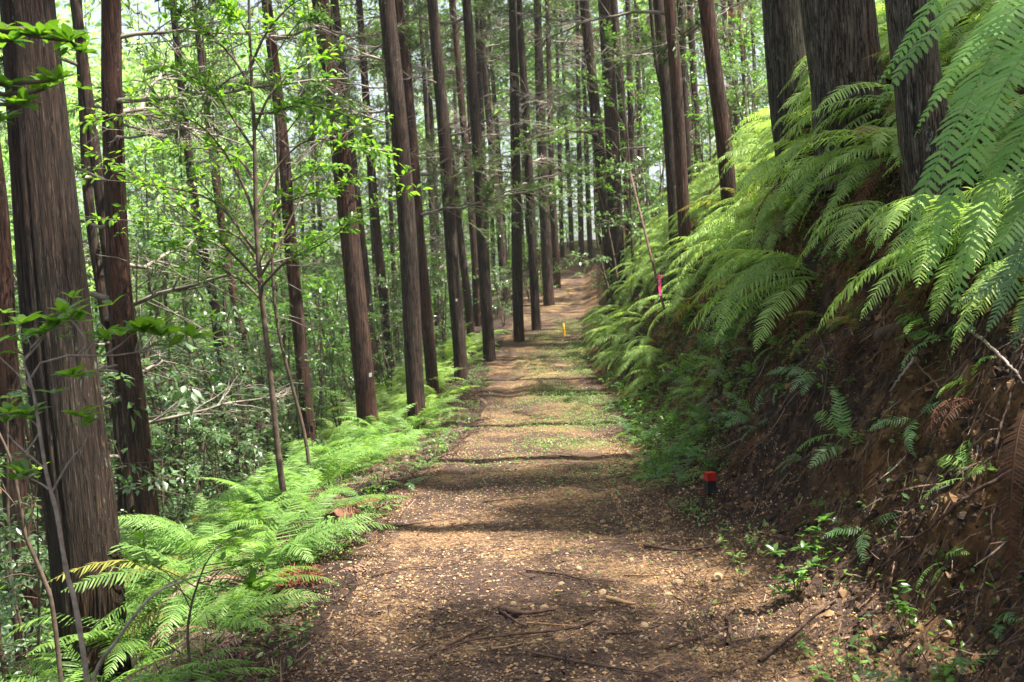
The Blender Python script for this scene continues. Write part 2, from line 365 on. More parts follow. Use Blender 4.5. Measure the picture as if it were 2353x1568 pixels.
# ------------------------------------------------------------------ landmarks (names used to say where things stand)
LM = [(150,'giant trunk'),(320,'twin dark trunks'),(480,'faint grey trunk'),(625,'bare-stemmed sapling'),(690,'orange-lit trunk'),
      (825,'stout tagged trunk'),(945,'lichen-streaked trunk'),(1045,'leaf-heap trunk'),(1110,'small-tagged trunk'),(1185,'straight edge trunk'),
      (1245,'path-end cluster'),(1335,'slim path-end pair'),(1410,'leafy trunk group'),(1555,'close trunk pair'),(1650,'leaning reddish trunk'),
      (1800,'slimmest bank giant'),(1950,'widest bank giant'),(2130,'rightmost bank giant')]
ORD = ['','first','second','third','fourth','fifth','sixth','seventh','eighth','ninth','tenth','eleventh','twelfth','thirteenth','fourteenth','fifteenth','sixteenth','seventeenth','eighteenth','nineteenth','twentieth']
def between(u):
    l = [n for x, n in LM if x <= u]; r = [n for x, n in LM if x > u]
    if not l: return 'left of '+r[0]
    if not r: return 'right of '+l[-1]
    return 'between %s and %s' % (l[-1], r[0])
def autolabel(items, cat, group):
    """items: (object, phrase); things sharing a phrase are told apart by their order from the left"""
    d = {}
    for o, ph in items: d.setdefault(ph, []).append(o)
    for ph, os_ in d.items():
        os_.sort(key=lambda o: proj(o.location)[0])
        n = len(os_)
        for k, o in enumerate(os_):
            lab = ph if n == 1 else '%s, %s from left' % (ph, ORD[k+1]) if k < 19 else ph+', near its right end'
            tag(o, lab, cat, group)

# ------------------------------------------------------------------ dead branches (shared meshes)
def branch_mesh(seed, live=0):
    r = np.random.default_rng(seed); mb = MB()
    n = 9; t = np.linspace(0, 1, n)
    bend = r.uniform(-.35, .25)
    main = np.stack([t, .10*np.sin(t*3+r.uniform(0, 6))*t+r.normal(0, .012, n), bend*t**1.6+r.normal(0, .012, n)], -1)
    mb.add(*tube(main, np.linspace(.013, .003, n), 5))
    for k in range(16):
        s = r.uniform(.15, .97); b = main[0]+0
        b = np.array([np.interp(s, t, main[:, c]) for c in range(3)])
        side = r.choice([-1, 1]); L = r.uniform(.15, .55)*(1.15-s*.6)
        d = unit(np.array([r.uniform(.3, 1), side*r.uniform(.3, 1), r.uniform(-.5, .5)]))
        q = np.linspace(0, 1, 5)[:, None]
        tw = b + d*L*q + np.array([0, 0, r.uniform(-.18, .08)])*L*q*q + r.normal(0, .012, (5, 3))*q
        mb.add(*tube(tw, np.linspace(.0045, .0016, 5), 3))
        for kk in range(3):
            p0 = tw[r.integers(1, 4)]; d2 = unit(d+r.normal(0, .6, 3)); l2 = L*r.uniform(.25, .5)
            mb.add(*tube([p0, p0+d2*l2*.5, p0+d2*l2+np.array([0, 0, -.02])], [.0025, .002, .001], 3))
            if live:
                m_ = 22; ps = p0+d2*l2*r.uniform(0, 1.1, (m_, 1)); xd = d2+r.normal(0, .5, (m_, 3))
                scatter(mb, (LEAF2[0]*np.array([1, .35, 1]), LEAF2[1]), ps, xd, r.normal(0, .5, (m_, 3))+[0, 0, 1], r.uniform(.025, .055, m_), 1)
    return mb.mesh('branch', [M['dead_wood'], M['needle'] if live < 2 else M['needle_dry']])
BR = [branch_mesh(20+k) for k in range(6)]; BRL = [branch_mesh(40+k, 1) for k in range(4)]; BRD = [branch_mesh(60+k, 2) for k in range(1)]

def crown_mesh(seed, h=8.0, R=1.9, n=46, m=60):
    r = np.random.default_rng(seed); mb = MB(); mb.add(*tube([(0,0,-.5),(0,0,h*.5),(0,0,h)], [.07,.04,.01], 5), 0)
    for k in range(n):
        z = h*(k+r.uniform())/n; L = R*(1-(z/h))**.75*r.uniform(.6, 1.15)+.15; a = r.uniform(0, 6.28)
        d = np.array([math.cos(a), math.sin(a), r.uniform(.0, .35)]); base = np.array([0, 0, z])
        mb.add(*tube([base, base+d*L*.5, base+d*L], [.02, .012, .004], 3), 0)
        s = r.uniform(.25, 1.05, m)[:, None]; ps = base+d*L*s+r.normal(0, .16, (m, 3))*[1, 1, .6]
        scatter(mb, (LEAF2[0]*np.array([1, .5, 1]), LEAF2[1]), ps, d+r.normal(0, .7, (m, 3)), r.normal(0, .5, (m, 3))+[0, 0, 1], r.uniform(.12, .28, m), 1)
    return mb.mesh('crown', [M['twig'], M['needle']])
CROWN = [crown_mesh(80+k) for k in range(4)]

# ------------------------------------------------------------------ cedar trees
TREES = []
def cedar(label, pts, width, D, base_extra=0.0, mat='bark', seg=14, nbr=6, height=None, bstart=3.0, groove=0.0, group='cedar trunks of the plantation', crown=True, flare=.10, phrase=None, top=.86):
    """pts: picture points from top to foot of the visible trunk, width: its width in picture units half way"""
    wp = [P(u, v, D) for u, v in pts][::-1]                 # foot first
    nbr = int(nbr*1.3)
    r0 = .5*width/FPX*D
    foot = wp[0]; gz = g1(foot.x, foot.y)
    d = (wp[0]-wp[1]).normalized() if (wp[0]-wp[1]).length > 0 else Vector((0,0,-1))
    if foot.z > gz-.15:
        k = (foot.z-gz+.2)/max(.3, -d.z)
        e = foot + Vector((d.x*k*.5, d.y*k*.5, -(foot.z-gz+.2)))
        if (foot.z-gz) > .1: wp.insert(0, e)
        else: wp[0] = e
    base = wp[0].copy(); base.z = g1(base.x, base.y)
    H = height or random.uniform(16, 19)
    up = (wp[-1]-wp[-2]).normalized(); ztop = base.z+H
    p = wp[-1].copy(); 
    while p.z < ztop-.5:
        up = (up*.9+Vector((0,0,1))*.1).normalized(); p = p+up*2.0; wp.append(p.copy())
    n = max(24, int(H*(8 if groove > .05 else 5 if groove else 2)))
    c = spline(wp, n); zz = (c[:, 2]-base.z)
    rr = r0*np.interp(zz, [-1, 0, .5, 2.5, 6, H], [1+flare*1.6, 1+flare, 1.02, 1.0, top, .16])
    root = empty('cedar_tree', base)
    loc = c-np.array(base)
    V, F = tube(loc, rr, seg)
    if groove:
        V = V.reshape(n, seg, 3); a = np.arange(seg)/seg*2*math.pi
        sd = random.uniform(0, 99)
        for i in range(n):
            for j in range(seg):
                q = noise.noise((math.cos(a[j])*5, math.sin(a[j])*5, sd+zz[i]*.22))
                q2 = noise.noise((math.cos(a[j])*13, math.sin(a[j])*13, sd+zz[i]*.5))
                q3 = noise.noise((math.cos(a[j])*1.3, math.sin(a[j])*1.3, sd+zz[i]*.15))
                k = 1+groove*(-abs(q)*1.3+.3)+groove*.7*(-abs(q2)+.2)+.10*q3*max(0.3, 1.6-zz[i])
                V[i, j] = loc[i]+(V[i, j]-loc[i])*k
        V = V.reshape(-1, 3)
    mb = MB(); mb.add(V, F); link('trunk', mb.mesh('trunk', M[mat]), root)
    if crown:
        ct = c[-1]-np.array(base); k = H*.82
        cx = np.array([np.interp(k*1.0*.62, loc[:, 2], loc[:, q]) for q in range(3)])
        link('crown', random.choice(CROWN), root, tuple(cx), (0, 0, random.uniform(0, 6.28)), (.5 if base.x > 1.8 else .7 if base.x > -5 and base.y < 26 else .6,)*2+(H*.42/8.0,))
    vis = 1.55+.30*base.y-base.z
    for b in range(nbr):
        h = random.uniform(min(bstart, vis-1), min(vis+1.5, H*.65))
        q = [float(np.interp(h, loc[:, 2], loc[:, k])) for k in range(3)]
        s = random.uniform(1.1, 2.8)*(1 if base.y > 9 else .7)
        me = random.choice(BR if random.random() < .55 else BRL if random.random() < .975 else BRD)
        link('branch', me, root, q, (random.uniform(-.6, .6), random.uniform(-.35, .15), random.uniform(0, 6.28)), s)
    if label: tag(root, label, 'tree', group)
    TREES.append((root, base, r0))
    return root

giant = cedar('giant furrowed cedar trunk filling the left edge of the photo', [(62,0),(124,700),(187,1200),(207,1430)], 150, 6.4, mat='bark_giant', seg=120, nbr=0, groove=.09, height=22, flare=.02, top=.58)
cedar('reddish trunk half hidden behind the left edge of the giant trunk', [(-50,150),(-8,500),(10,800),(30,1050)], 58, 9.5, mat='bark_red', seg=24, nbr=1, groove=.03)
cedar('narrow dark crooked trunk directly right of the giant trunk', [(178,0),(192,250),(205,480),(238,700),(262,860),(290,1200)], 26, 12, mat='bark', nbr=7, bstart=1.8, flare=.1)
cedar('reddish trunk with pale streaks standing right of the narrow crooked one', [(255,0),(258,250),(275,650),(312,950),(345,1245)], 52, 11, mat='bark_red', seg=30, nbr=9, bstart=2.2, groove=.03)
cedar('slimmer dark trunk touching the left side of the reddish streaked trunk low down', [(180,60),(262,700),(285,950),(306,1250)], 30, 11.6, mat='bark', nbr=3)
cedar('thin grey trunk behind the upper left leaves, left of the faint pair', [(402,60),(430,330),(455,520),(490,690),(508,840)], 24, 19, nbr=10, bstart=1.5)
cedar('thin brown trunk with rusty dry needles near the upper left leaves', [(452,60),(478,280),(500,450),(530,640),(560,800)], 22, 23, mat='bark_red', nbr=9, bstart=2)
cedar('orange-lit slim trunk just right of the bare-stemmed sapling', [(612,0),(650,330),(668,560),(705,945)], 30, 15.5, mat='bark_red', seg=20, nbr=6, groove=.02)
cedar('stout reddish trunk with a white tag rising from the bright ferns', [(735,0),(776,300),(806,560),(840,905)], 46, 15, mat='bark_red', seg=30, nbr=4, groove=.03)
cedar('trunk close behind the right side of the stout tagged trunk', [(768,0),(795,250),(815,430),(850,760)], 26, 21, nbr=6)
cedar('slim straight trunk third right of the stout tagged trunk', [(828,40),(850,350),(868,560),(885,720)], 22, 24, nbr=8)
cedar('big dark trunk streaked with pale green lichen near the path', [(888,0),(918,300),(938,560),(952,855)], 42, 14.3, mat='bark', seg=36, nbr=4, groove=.03)
cedar('reddish trunk peeking from behind the right side of the lichen-streaked trunk', [(915,0),(945,300),(962,540),(987,800)], 28, 17.5, mat='bark_red', nbr=3)
cedar('dark trunk standing directly above the brown leaf heap at the path edge', [(993,0),(1020,310),(1040,600),(1055,790)], 30, 18.5, seg=18, nbr=5, groove=.02)
cedar('thinner leaning trunk behind and right of the leaf heap trunk', [(1020,230),(1040,400),(1056,540),(1073,670)], 18, 25, nbr=5)
cedar('trunk with small white tag nearest the path on its left', [(1072,0),(1094,300),(1108,540),(1121,755)], 27, 20.5, seg=18, nbr=5, groove=.02, mat='bark')
cedar('pale-lit thin trunk behind the small-tagged path trunk on its left', [(1040,0),(1068,320),(1085,500),(1095,640)], 19, 29, mat='bark_red', nbr=7)
cedar('short dark trunk against pale green light, left of straight edge trunk', [(1105,50),(1122,260),(1145,485)], 18, 33, nbr=7)
cedar('straight dark vertical trunk at the left path edge in mid distance', [(1178,0),(1184,330),(1189,660)], 24, 23.5, seg=16, nbr=6)
cedar('trunk immediately right of the straight dark path edge trunk', [(1193,30),(1212,330),(1228,665)], 21, 25.5, nbr=7)
cedar('darkest trunk of the cluster at the path end', [(1236,50),(1243,300),(1256,585)], 25, 31, nbr=9)
cedar('reddish thin trunk right of the darkest one at the path end', [(1258,60),(1265,320),(1279,590)], 13, 36, mat='bark_red', nbr=7)
cedar('left one of two slim trunks standing where the path vanishes', [(1327,80),(1330,300),(1336,580)], 13, 43, nbr=7)
cedar('right one of two slim trunks standing where the path vanishes', [(1340,120),(1347,330),(1356,575)], 12, 45, nbr=6)
cedar('dark trunk left of the leafy trunk group beyond the fern slope', [(1342,0),(1365,230),(1385,420),(1402,600)], 27, 23, seg=16, nbr=4)
cedar('thick rear trunk of the leafy group beyond the fern slope', [(1388,0),(1404,260),(1417,570)], 34, 22, seg=16, nbr=4)
cedar('right trunk of the leafy group beyond the fern slope', [(1410,0),(1430,250),(1446,520)], 20, 25, nbr=4)
cedar('left trunk of the close pair standing above the fern slope', [(1512,0),(1527,180),(1541,370)], 25, 17, seg=18, nbr=3, groove=.02)
cedar('right trunk of the close pair standing above the fern slope', [(1538,0),(1554,190),(1566,400)], 28, 15.2, mat='bark_red', seg=20, nbr=3, groove=.02)
cedar('slim trunk hugging the right side of the close pair above the ferns', [(1563,0),(1571,180),(1578,330)], 17, 20, nbr=3)
cedar('crooked thin dark stem left of the close pair above the ferns', [(1494,0),(1507,140),(1530,240),(1545,320)], 9, 19, nbr=2)
cedar('reddish leaning trunk midway between the close pair and the bank giants', [(1622,0),(1640,150),(1664,330)], 36, 12.5, mat='bark_red', seg=26, nbr=2, groove=.02)
cedar('left and slimmest of the three grey giants rooted on the right bank', [(1797,0),(1805,130),(1818,280),(1830,380)], 88, 9.0, mat='bark_grey', seg=64, nbr=0, groove=.045, flare=.1, height=22)
cedar('widest of the three grey giants rooted on the right bank', [(1922,0),(1940,150),(1958,290),(1975,430)], 156, 7.3, mat='bark_grey', seg=110, nbr=0, groove=.075, flare=.2, height=24)
cedar('right one of the three bank giants, partly behind large drooping fronds', [(2088,0),(2110,200),(2145,420),(2180,640)], 98, 5.7, mat='bark_grey', seg=80, nbr=0, groove=.07, flare=.3, height=20)
# thin ones farther back, told apart by the trunks they stand between
far = []
us = [90, 225, 350, 385, 430, 520, 545, 580, 625, 700, 725, 745, 800, 822, 862, 905, 965, 972, 1000, 1032, 1062, 1090, 1135, 1155, 1165, 1203, 1222, 1290, 1312, 1375, 1455, 1475, 1490, 1590, 1605, 1687, 1700, 1722, 1745, 340, 560, 655, 930, 1010, 1120, 1270]
for u in us:
    D = random.uniform(27, 50); lean = random.uniform(18, 50)*(1 if u < 1250 else .6)
    v = 640+random.uniform(-20, 60) if u < 1250 else 520 if u < 1500 else 420
    if u < 700: v += 130
    o = cedar(None, [(u-lean, 0), (u-lean*.45, v*.5), (u, v)], random.uniform(8, 17)*(30/D)**.3, D, seg=8, nbr=6, mat=random.choice(['bark', 'bark', 'bark_red']), bstart=2.5, phrase=1)
    far.append((o, 'distant trunk '+between(u)))
autolabel(far, 'tree', 'thin distant cedar trunks')
# unseen trees, added so that their crowns shade the path and bank
for k, (x, y) in enumerate([(7.6,1.6),(8.8,6.0),(6.7,14.6),(8.2,-.5),(11.5,3.5),(4.6,2.2),(7.7,4.8),(13.5,10),(7.6,21),(9.5,-2),(6.8,-4.5),(3.8,0.2),(13,25),(-5,-1.5),(-8,1.5)]):
    b = Vector((x, y, g1(x, y))); root = empty('cedar_tree', b); H = 12.5 if (x, y) in ((4.6,2.2),(7.7,4.8)) else random.uniform(16, 20)
    c = spline([(0,0,-.3),(-.1,0,H*.5),(-.05,.1,H)], 30); mb = MB(); mb.add(*tube(c, np.linspace(.22, .03, 30), 12)); link('trunk', mb.mesh('trunk', M['bark']), root)
    link('crown', CROWN[k % 4], root, (0, 0, H*.5), (0, 0, k*1.3), (1.05, 1.05, H*.5/8)); 
    tag(root, 'unseen cedar added for its shade, %s in line' % ORD[k+1], 'tree', 'unseen cedars added for shade')

# ------------------------------------------------------------------ ferns
def frond_geo(mb, curve, width, pairs, nrm, mi=0, droop=.25, seed=0, prof=None, stem=.0045, fwd=.35, start=.16, fine=False, mi_stem=None, wf=1.0, jit=1.0):
    r = np.random.default_rng(seed); curve = np.asarray(curve, float)
    seg = np.linalg.norm(np.diff(curve, axis=0), axis=1); s = np.concatenate([[0], np.cumsum(seg)]); L = s[-1]; s /= L
    mb.add(*tube(curve, np.linspace(stem, stem*.25, len(curve)), 4), mi if mi_stem is None else mi_stem)
    t = np.linspace(start, .995, pairs); sp = L*(1-start)/pairs
    pos = np.stack([np.interp(t, s, curve[:, c]) for c in range(3)], -1)
    e = 1e-2; T = unit(np.stack([np.interp(t+e, s, curve[:, c])-np.interp(t-e, s, curve[:, c]) for c in range(3)], -1)+1e-7)
    nrm = np.asarray(nrm, float); nrm = np.broadcast_to(nrm, pos.shape); side = unit(np.cross(T, nrm)); N = np.cross(side, T)
    q = (t-start)/(1-start)
    ln = width*(np.clip(q/.16, .45, 1))*(1-q**2.2)**.85+.006
    for sg in (-1, 1):
        n = len(t); f = fwd+q*.35
        d = unit(side*sg + T*f[:, None] + N*r.normal(-.05, .14*jit, (n, 1)) + T*r.normal(0, .09*jit, (n, 1)))
        l = ln*r.uniform(.84, 1.08, n)*np.where(r.uniform(size=n) < .05, r.uniform(.25, .7, n), 1); cr = unit(np.cross(d, N)+N*r.normal(0, .28*jit, (n, 1)))
        wd = sp*np.where(q > .9, .42, .60)*r.uniform(.8, 1.12, n)*wf
        ss = [0, .22, .5, .78] if not fine else [0, .15, .3, .45, .6, .75, .88]
        ws = [.55, 1, .9, .55] if not fine else [.6, 1.05, .8, 1.0, .72, .8, .4]
        rowsv = []
        for a, b in zip(ss, ws):
            c = pos + d*(l*a)[:, None] - N*(droop*l*a*a)[:, None] + T*(.10*l*a*a)[:, None]
            rowsv.append(c-cr*(wd*b*.5)[:, None]); rowsv.append(c+cr*(wd*b*.5)[:, None])
        tip = pos + d*l[:, None] - N*(droop*l)[:, None] + T*(.16*l)[:, None]
        VV = np.stack(rowsv+[tip], 1); k = VV.shape[1]; m_ = len(ss)
        base = np.arange(n)[:, None, None]*k
        qf = np.array([(2*a, 2*a+1, 2*a+3, 2*a+2) for a in range(m_-1)]); tf = np.array([(2*m_-2, 2*m_-1, 2*m_)])
        n0 = mb.n; mb.add(VV.reshape(-1, 3), (qf[None]+base).reshape(-1, 4), mi)
        mb.add(np.zeros((0, 3)), ((tf[None]+base).reshape(-1, 3)+n0-mb.n), mi)
def frond_curve(L, a0, a1, n=14, sw=0.0, pw=1.0):
    a = rad(a0)+(rad(a1)-rad(a0))*np.linspace(0, 1, n)**pw; d = L/(n-1)
    x = np.concatenate([[0], np.cumsum(np.cos(a[:-1])*d)]); z = np.concatenate([[0], np.cumsum(np.sin(a[:-1])*d)])
    y = sw*L*np.linspace(0, 1, n)**2
    return np.stack([x, y, z], -1)
def frond_mesh(name, mat, L, a0, a1, width, pairs, seed, sw=0, pw=1, droop=.25, fine=False, stem=None):
    mb = MB(); c = frond_curve(L, a0, a1, 16, sw, pw)
    T = np.gradient(c, axis=0); N0 = np.stack([-T[:, 2], 0*T[:, 0], T[:, 0]], -1)
    t = np.linspace(.16, .995, pairs); s = np.linspace(0, 1, 16); N = unit(np.stack([np.interp(t, s, N0[:, k]) for k in range(3)], -1))
    frond_geo(mb, c, width, pairs, N, 0, droop, seed, stem=.004*L+.001, fine=fine, mi_stem=1)
    return mb.mesh(name, [M[mat], M[stem or mat]])
def set_of(mat, specs, sd, fine=False, stem=None): return [frond_mesh('frond', mat, *sp_, seed=sd+k, sw=[-.12, .08, .15, -.05, 0, .1][k % 6], fine=fine, stem=stem) for k, sp_ in enumerate(specs)]
#            L   a0  a1  width pairs
ARCH  = [(1.0,62,-25,.15,40),(1.0,50,-40,.16,44),(1.0,72,-5,.14,40),(1.0,40,-48,.16,44),(1.0,55,-10,.15,40),(1.0,66,-50,.15,42)]
HANG  = [(1.0,30,-74,.14,44),(1.0,15,-66,.15,42),(1.0,42,-68,.14,46),(1.0,5,-78,.13,42),(1.0,28,-56,.15,44),(1.0,48,-62,.13,44)]
FR_L = set_of('fern', ARCH, 100); FR_H = set_of('fern_sunlit', HANG, 120); FR_HF = set_of('fern_sunlit', HANG, 140, True); FR_LF = set_of('fern', ARCH, 160, True)
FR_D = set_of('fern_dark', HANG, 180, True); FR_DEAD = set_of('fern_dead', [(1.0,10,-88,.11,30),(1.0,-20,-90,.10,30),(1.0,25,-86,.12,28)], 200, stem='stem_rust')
FR_GREY = set_of('fern_grey', [(1.0,25,-60,.10,26),(1.0,8,-30,.10,24),(1.0,35,-70,.12,26)], 220, stem='stem_rust')
FR_Y = set_of('fern_yellow', HANG[:3]+ARCH[:2], 240)
def fern(x, y, L, bank, az0=None, spread=3.14, n=8, dead=0, tilt=0, z=None, name='fern_plant'):
    o = empty(name, (x, y, (g1(x, y) if z is None else z)-.02))
    for k in range(n):
        az = (az0 if az0 is not None else 0)+random.uniform(-spread, spread) if az0 is not None else k*6.283/n+random.uniform(-.4, .4)
        me = random.choice(bank if random.random() > .04 or bank is FR_GREY or y < 5.2 else FR_Y)
        link('frond', me, o, (random.uniform(-.04, .04), random.uniform(-.04, .04), 0), (random.uniform(-.35, .35), random.uniform(-.15, .15)+tilt, az), L*random.uniform(.75, 1.15))
    for k in range(dead):
        az = (az0 or 0)+random.uniform(-1, 1)
        link('frond', random.choice(FR_DEAD), o, (0, 0, 0), (random.uniform(-.3, .3), random.uniform(-.1, .3), az), L*random.uniform(.7, 1.1))['label'] = 'withered rust brown frond hanging down'
    return o
ARR = {}
def arrays(me):
    if me.name not in ARR:
        V = np.zeros(len(me.vertices)*3); me.vertices.foreach_get('co', V); V = V.reshape(-1, 3)
        q = [p for p in me.polygons]; ARR[me.name] = (V, np.array([tuple(p.vertices) for p in q if len(p.vertices) == 4]), np.array([tuple(p.vertices) for p in q if len(p.vertices) == 3]))
    return ARR[me.name]
def fern_bake(mb, x, y, L, bank, az0, spread, n, tilt=0):
    b = np.array([x, y, g1(x, y)-.02])
    for k in range(n):
        V, Q, T3 = arrays(random.choice(bank)); s_ = L*random.uniform(.75, 1.15)
        Rm = (Matrix.Rotation(az0+random.uniform(-spread, spread), 3, 'Z') @ Matrix.Rotation(random.uniform(-.15, .15)+tilt, 3, 'Y') @ Matrix.Rotation(random.uniform(-.35, .35), 3, 'X'))
        n0 = mb.n; mb.add(V@np.array(Rm).T*s_+b, Q); mb.add(np.zeros((0, 3)), T3+n0-mb.n)
def poisson(cands, dist):
    out = []
    for c in cands:
        if all((c[0]-q[0])**2+(c[1]-q[1])**2 > dist(c)**2 for q in out): out.append(c)
    return out
def clear_of_trunks(x, y, d=.3): return all((x-b.x)**2+(y-b.y)**2 > (d+r)**2 for _, b, r in TREES)

def left_zone(y):
    for lim, ph in ((4.3, 'in lower left corner'), (6.6, 'below giant left trunk'), (8.9, 'around bare-stemmed sapling foot'), (11.5, 'beyond the bare-stemmed sapling'),
                    (14.2, 'below stout tagged trunk'), (17, 'beside lichen-streaked trunk'), (20.5, 'near leaf-heap trunk'), (99, 'near straight path-edge trunk')):
        if y < lim: return ph
cands = []
for k in range(9000):
    y = 2.4+22*random.random()**1.5; d = .15+random.random()*4.2
    lim = .5 if y < 4.9 else .5 if y < 7.6 else .95 if y < 12.5 else .65 if y < 20 else .4
    if d < lim: continue
    cands.append((edgeL(y)-d, y, d))
lf = poisson(cands, lambda c: .21+.012*c[1]+.05*c[2])
lim0 = lambda y: 1.1 if y < 4.9 else .8 if y < 7.6 else 1.2 if y < 12.5 else .8
items = []; BK = MB()
lf = sorted(lf, key=lambda c: c[1]+max(0, c[2]-2.2)*3)
for x, y, d in lf[:520]:
    if not clear_of_trunks(x, y, .12): continue
    L = random.uniform(.75, 1.02)*(1.12 if y > 5.5 else 1)*(.75 if d < lim0(y) else 1)
    if len(items) >= 150: fern_bake(BK, x, y, L, FR_L, random.choice([math.pi, -.5, -.5, .9]), 1.5, 6, .02); continue
    o = fern(x, y, L, FR_LF if y < 7 else FR_L, az0=random.choice([math.pi, -.5, -.5, .9]), spread=1.5, n=8, tilt=.02)
    row = 'path row' if d < 1.1 else 'middle row' if d < 2.2 else 'lower row'
    items.append((o, 'bright green fern %s, %s' % (left_zone(y), row)))
autolabel(items, 'fern', 'ferns covering the left slope')

def right_zone(y):
    for lim, ph in ((5.0, 'at right photo edge'), (6.5, 'before rightmost bank giant'), (8.2, 'before widest bank giant'), (10.2, 'below slimmest bank giant'),
                    (12.8, 'below leaning reddish trunk'), (16, 'below close trunk pair'), (20, 'beside leaning pole'), (99, 'at far bank tip')):
        if y < lim: return ph
cands = []
for k in range(6000):
    y = 4.4+20*random.random()**1.3; H = float(tab(HB, y)); st = .45+(H-.2)/1.9
    lo_ = st+.0 if y < 5.8 else st-.15 if y < 7.0 else st-.85 if y < 11 else st-.9 if y < 13.5 else .55
    dr = random.uniform(lo_, st+2.0)
    cands.append((edgeR(y)+dr, y, dr, st))
rf = poisson(cands, lambda c: .23+.008*c[1])
items = []
rf.sort(key=lambda c: c[1]+(4 if c[2] > c[3]+1.2 else 0))
for x, y, dr, st in rf[:400]:
    if not clear_of_trunks(x, y, .08): continue
    L = random.uniform(.65, .9)*(1.15 if y > 7 else 1) if y < 13 else random.uniform(.7, .95)
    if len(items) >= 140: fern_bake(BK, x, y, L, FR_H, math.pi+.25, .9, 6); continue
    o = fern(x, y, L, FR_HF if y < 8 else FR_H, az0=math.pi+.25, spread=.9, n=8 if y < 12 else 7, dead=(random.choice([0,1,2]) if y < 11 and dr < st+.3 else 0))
    row = 'low on bank' if dr < st-.1 else 'along bank edge' if dr < st+.7 else 'upslope'
    items.append((o, 'drooping fern %s, %s' % (right_zone(y), row)))
autolabel(items, 'fern', 'ferns drooping over the right bank')
tag(link('distant_ferns', BK.mesh('distant_ferns', M['fern_sunlit'])), 'dense green ferns farther along both sides of the path', 'ferns', kind='stuff')

# large fronds in the upper right corner, drawn as their own curves
def hero(label, root_px, fronds, mat='fern_big'):
    root = empty('fern_plant', P(*root_px)); rp = root.location.copy(); x, y = rp.x, rp.y
    for k, (pts, wd) in enumerate(fronds):
        c = spline([P(*q)-rp for q in pts], 22); mb = MB()
        pairs = 50; T = np.gradient(c, axis=0); t = np.linspace(.16, .995, pairs); s = np.linspace(0, 1, 22)
        Tt = unit(np.stack([np.interp(t, s, T[:, q]) for q in range(3)], -1))
        want = unit(np.array([-.55, -.55, .75])); N = unit(want-Tt*(Tt@want)[:, None])
        frond_geo(mb, c, wd, pairs, N, 0, .16, 300+k, stem=.005, start=.1, fine=True, wf=1.12, jit=.45)
        link('frond', mb.mesh('frond', [M[mat]]), root)
    st = link('rootstock', None, None) if False else None
    return tag(root, label, 'fern', 'large fronds at the upper right corner')
hero('large pale fern whose long fronds sweep down across the right bank giant', (2420,330,3.3), [
    ([(2420,330,3.3),(2400,60,3.25),(2330,20,3.2),(2240,200,3.1),(2140,400,3.0),(2065,590,2.95)], .10),
    ([(2420,330,3.3),(2440,100,3.2),(2380,90,3.1),(2270,260,2.95),(2190,440,2.9),(2130,650,2.85)], .10),
    ([(2420,330,3.3),(2450,180,3.2),(2400,230,3.0),(2310,380,2.9),(2240,520,2.85),(2190,720,2.8)], .095),
    ([(2420,330,3.3),(2450,260,3.1),(2420,360,2.9),(2350,480,2.85),(2300,560,2.8),(2250,640,2.8)], .10)])
hero('highest large fern reaching in from the top right photo corner', (2440,150,3.9), [
    ([(2440,150,3.9),(2420,-120,3.8),(2330,-120,3.7),(2210,0,3.6),(2100,120,3.55),(2005,260,3.5)], .10),
    ([(2440,150,3.9),(2400,-160,3.8),(2300,-150,3.8),(2190,-60,3.8),(2090,90,3.8),(2020,190,3.8)], .10),
    ([(2440,150,3.9),(2440,-60,3.7),(2370,-60,3.6),(2290,40,3.5),(2200,150,3.45),(2110,290,3.4)], .10),
    ([(2440,150,3.9),(2460,0,3.6),(2420,20,3.5),(2350,120,3.4),(2290,230,3.4),(2230,330,3.4)], .10)])
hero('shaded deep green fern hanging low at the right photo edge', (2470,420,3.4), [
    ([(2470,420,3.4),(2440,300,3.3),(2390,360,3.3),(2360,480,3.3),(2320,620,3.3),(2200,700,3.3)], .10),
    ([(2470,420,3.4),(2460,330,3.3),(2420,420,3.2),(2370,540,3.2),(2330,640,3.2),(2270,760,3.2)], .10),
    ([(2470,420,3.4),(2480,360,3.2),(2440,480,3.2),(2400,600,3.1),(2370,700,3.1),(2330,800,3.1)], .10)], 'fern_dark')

hero('long rust brown withered fern hanging at the far right of the bank', (2380,930,3.5), [
    ([(2380,930,3.5),(2350,960,3.4),(2330,1060,3.3),(2322,1200,3.25),(2330,1380,3.2)], .05),
    ], 'fern_dead')
# small ferns and seedlings on the bank face and foot
def small_fern_mesh(seed, mat='fern_dark'):
    mb = MB(); r = random.Random(seed)
    for k in range(5):
        az = r.uniform(0, 6.28); c = frond_curve(r.uniform(.22, .4), r.uniform(20, 60), r.uniform(-50, -10), 9)
        ca, sa = math.cos(az), math.sin(az); T = np.gradient(c, axis=0)
        N0 = np.stack([-T[:, 2], 0*T[:, 0], T[:, 0]], -1); t = np.linspace(.16, .995, 18); s = np.linspace(0, 1, 9)
        N = unit(np.stack([np.interp(t, s, N0[:, q]) for q in range(3)], -1)); Rm = np.array([[ca, -sa, 0], [sa, ca, 0], [0, 0, 1]])
        frond_geo(mb, c@Rm.T, .055, 18, N@Rm.T, 0, .2, seed*10+k, stem=.0015)
    return mb.mesh('small_fern', [M[mat]])
SF = [small_fern_mesh(k, 'fern' if k % 2 else 'fern_dark') for k in range(5)]
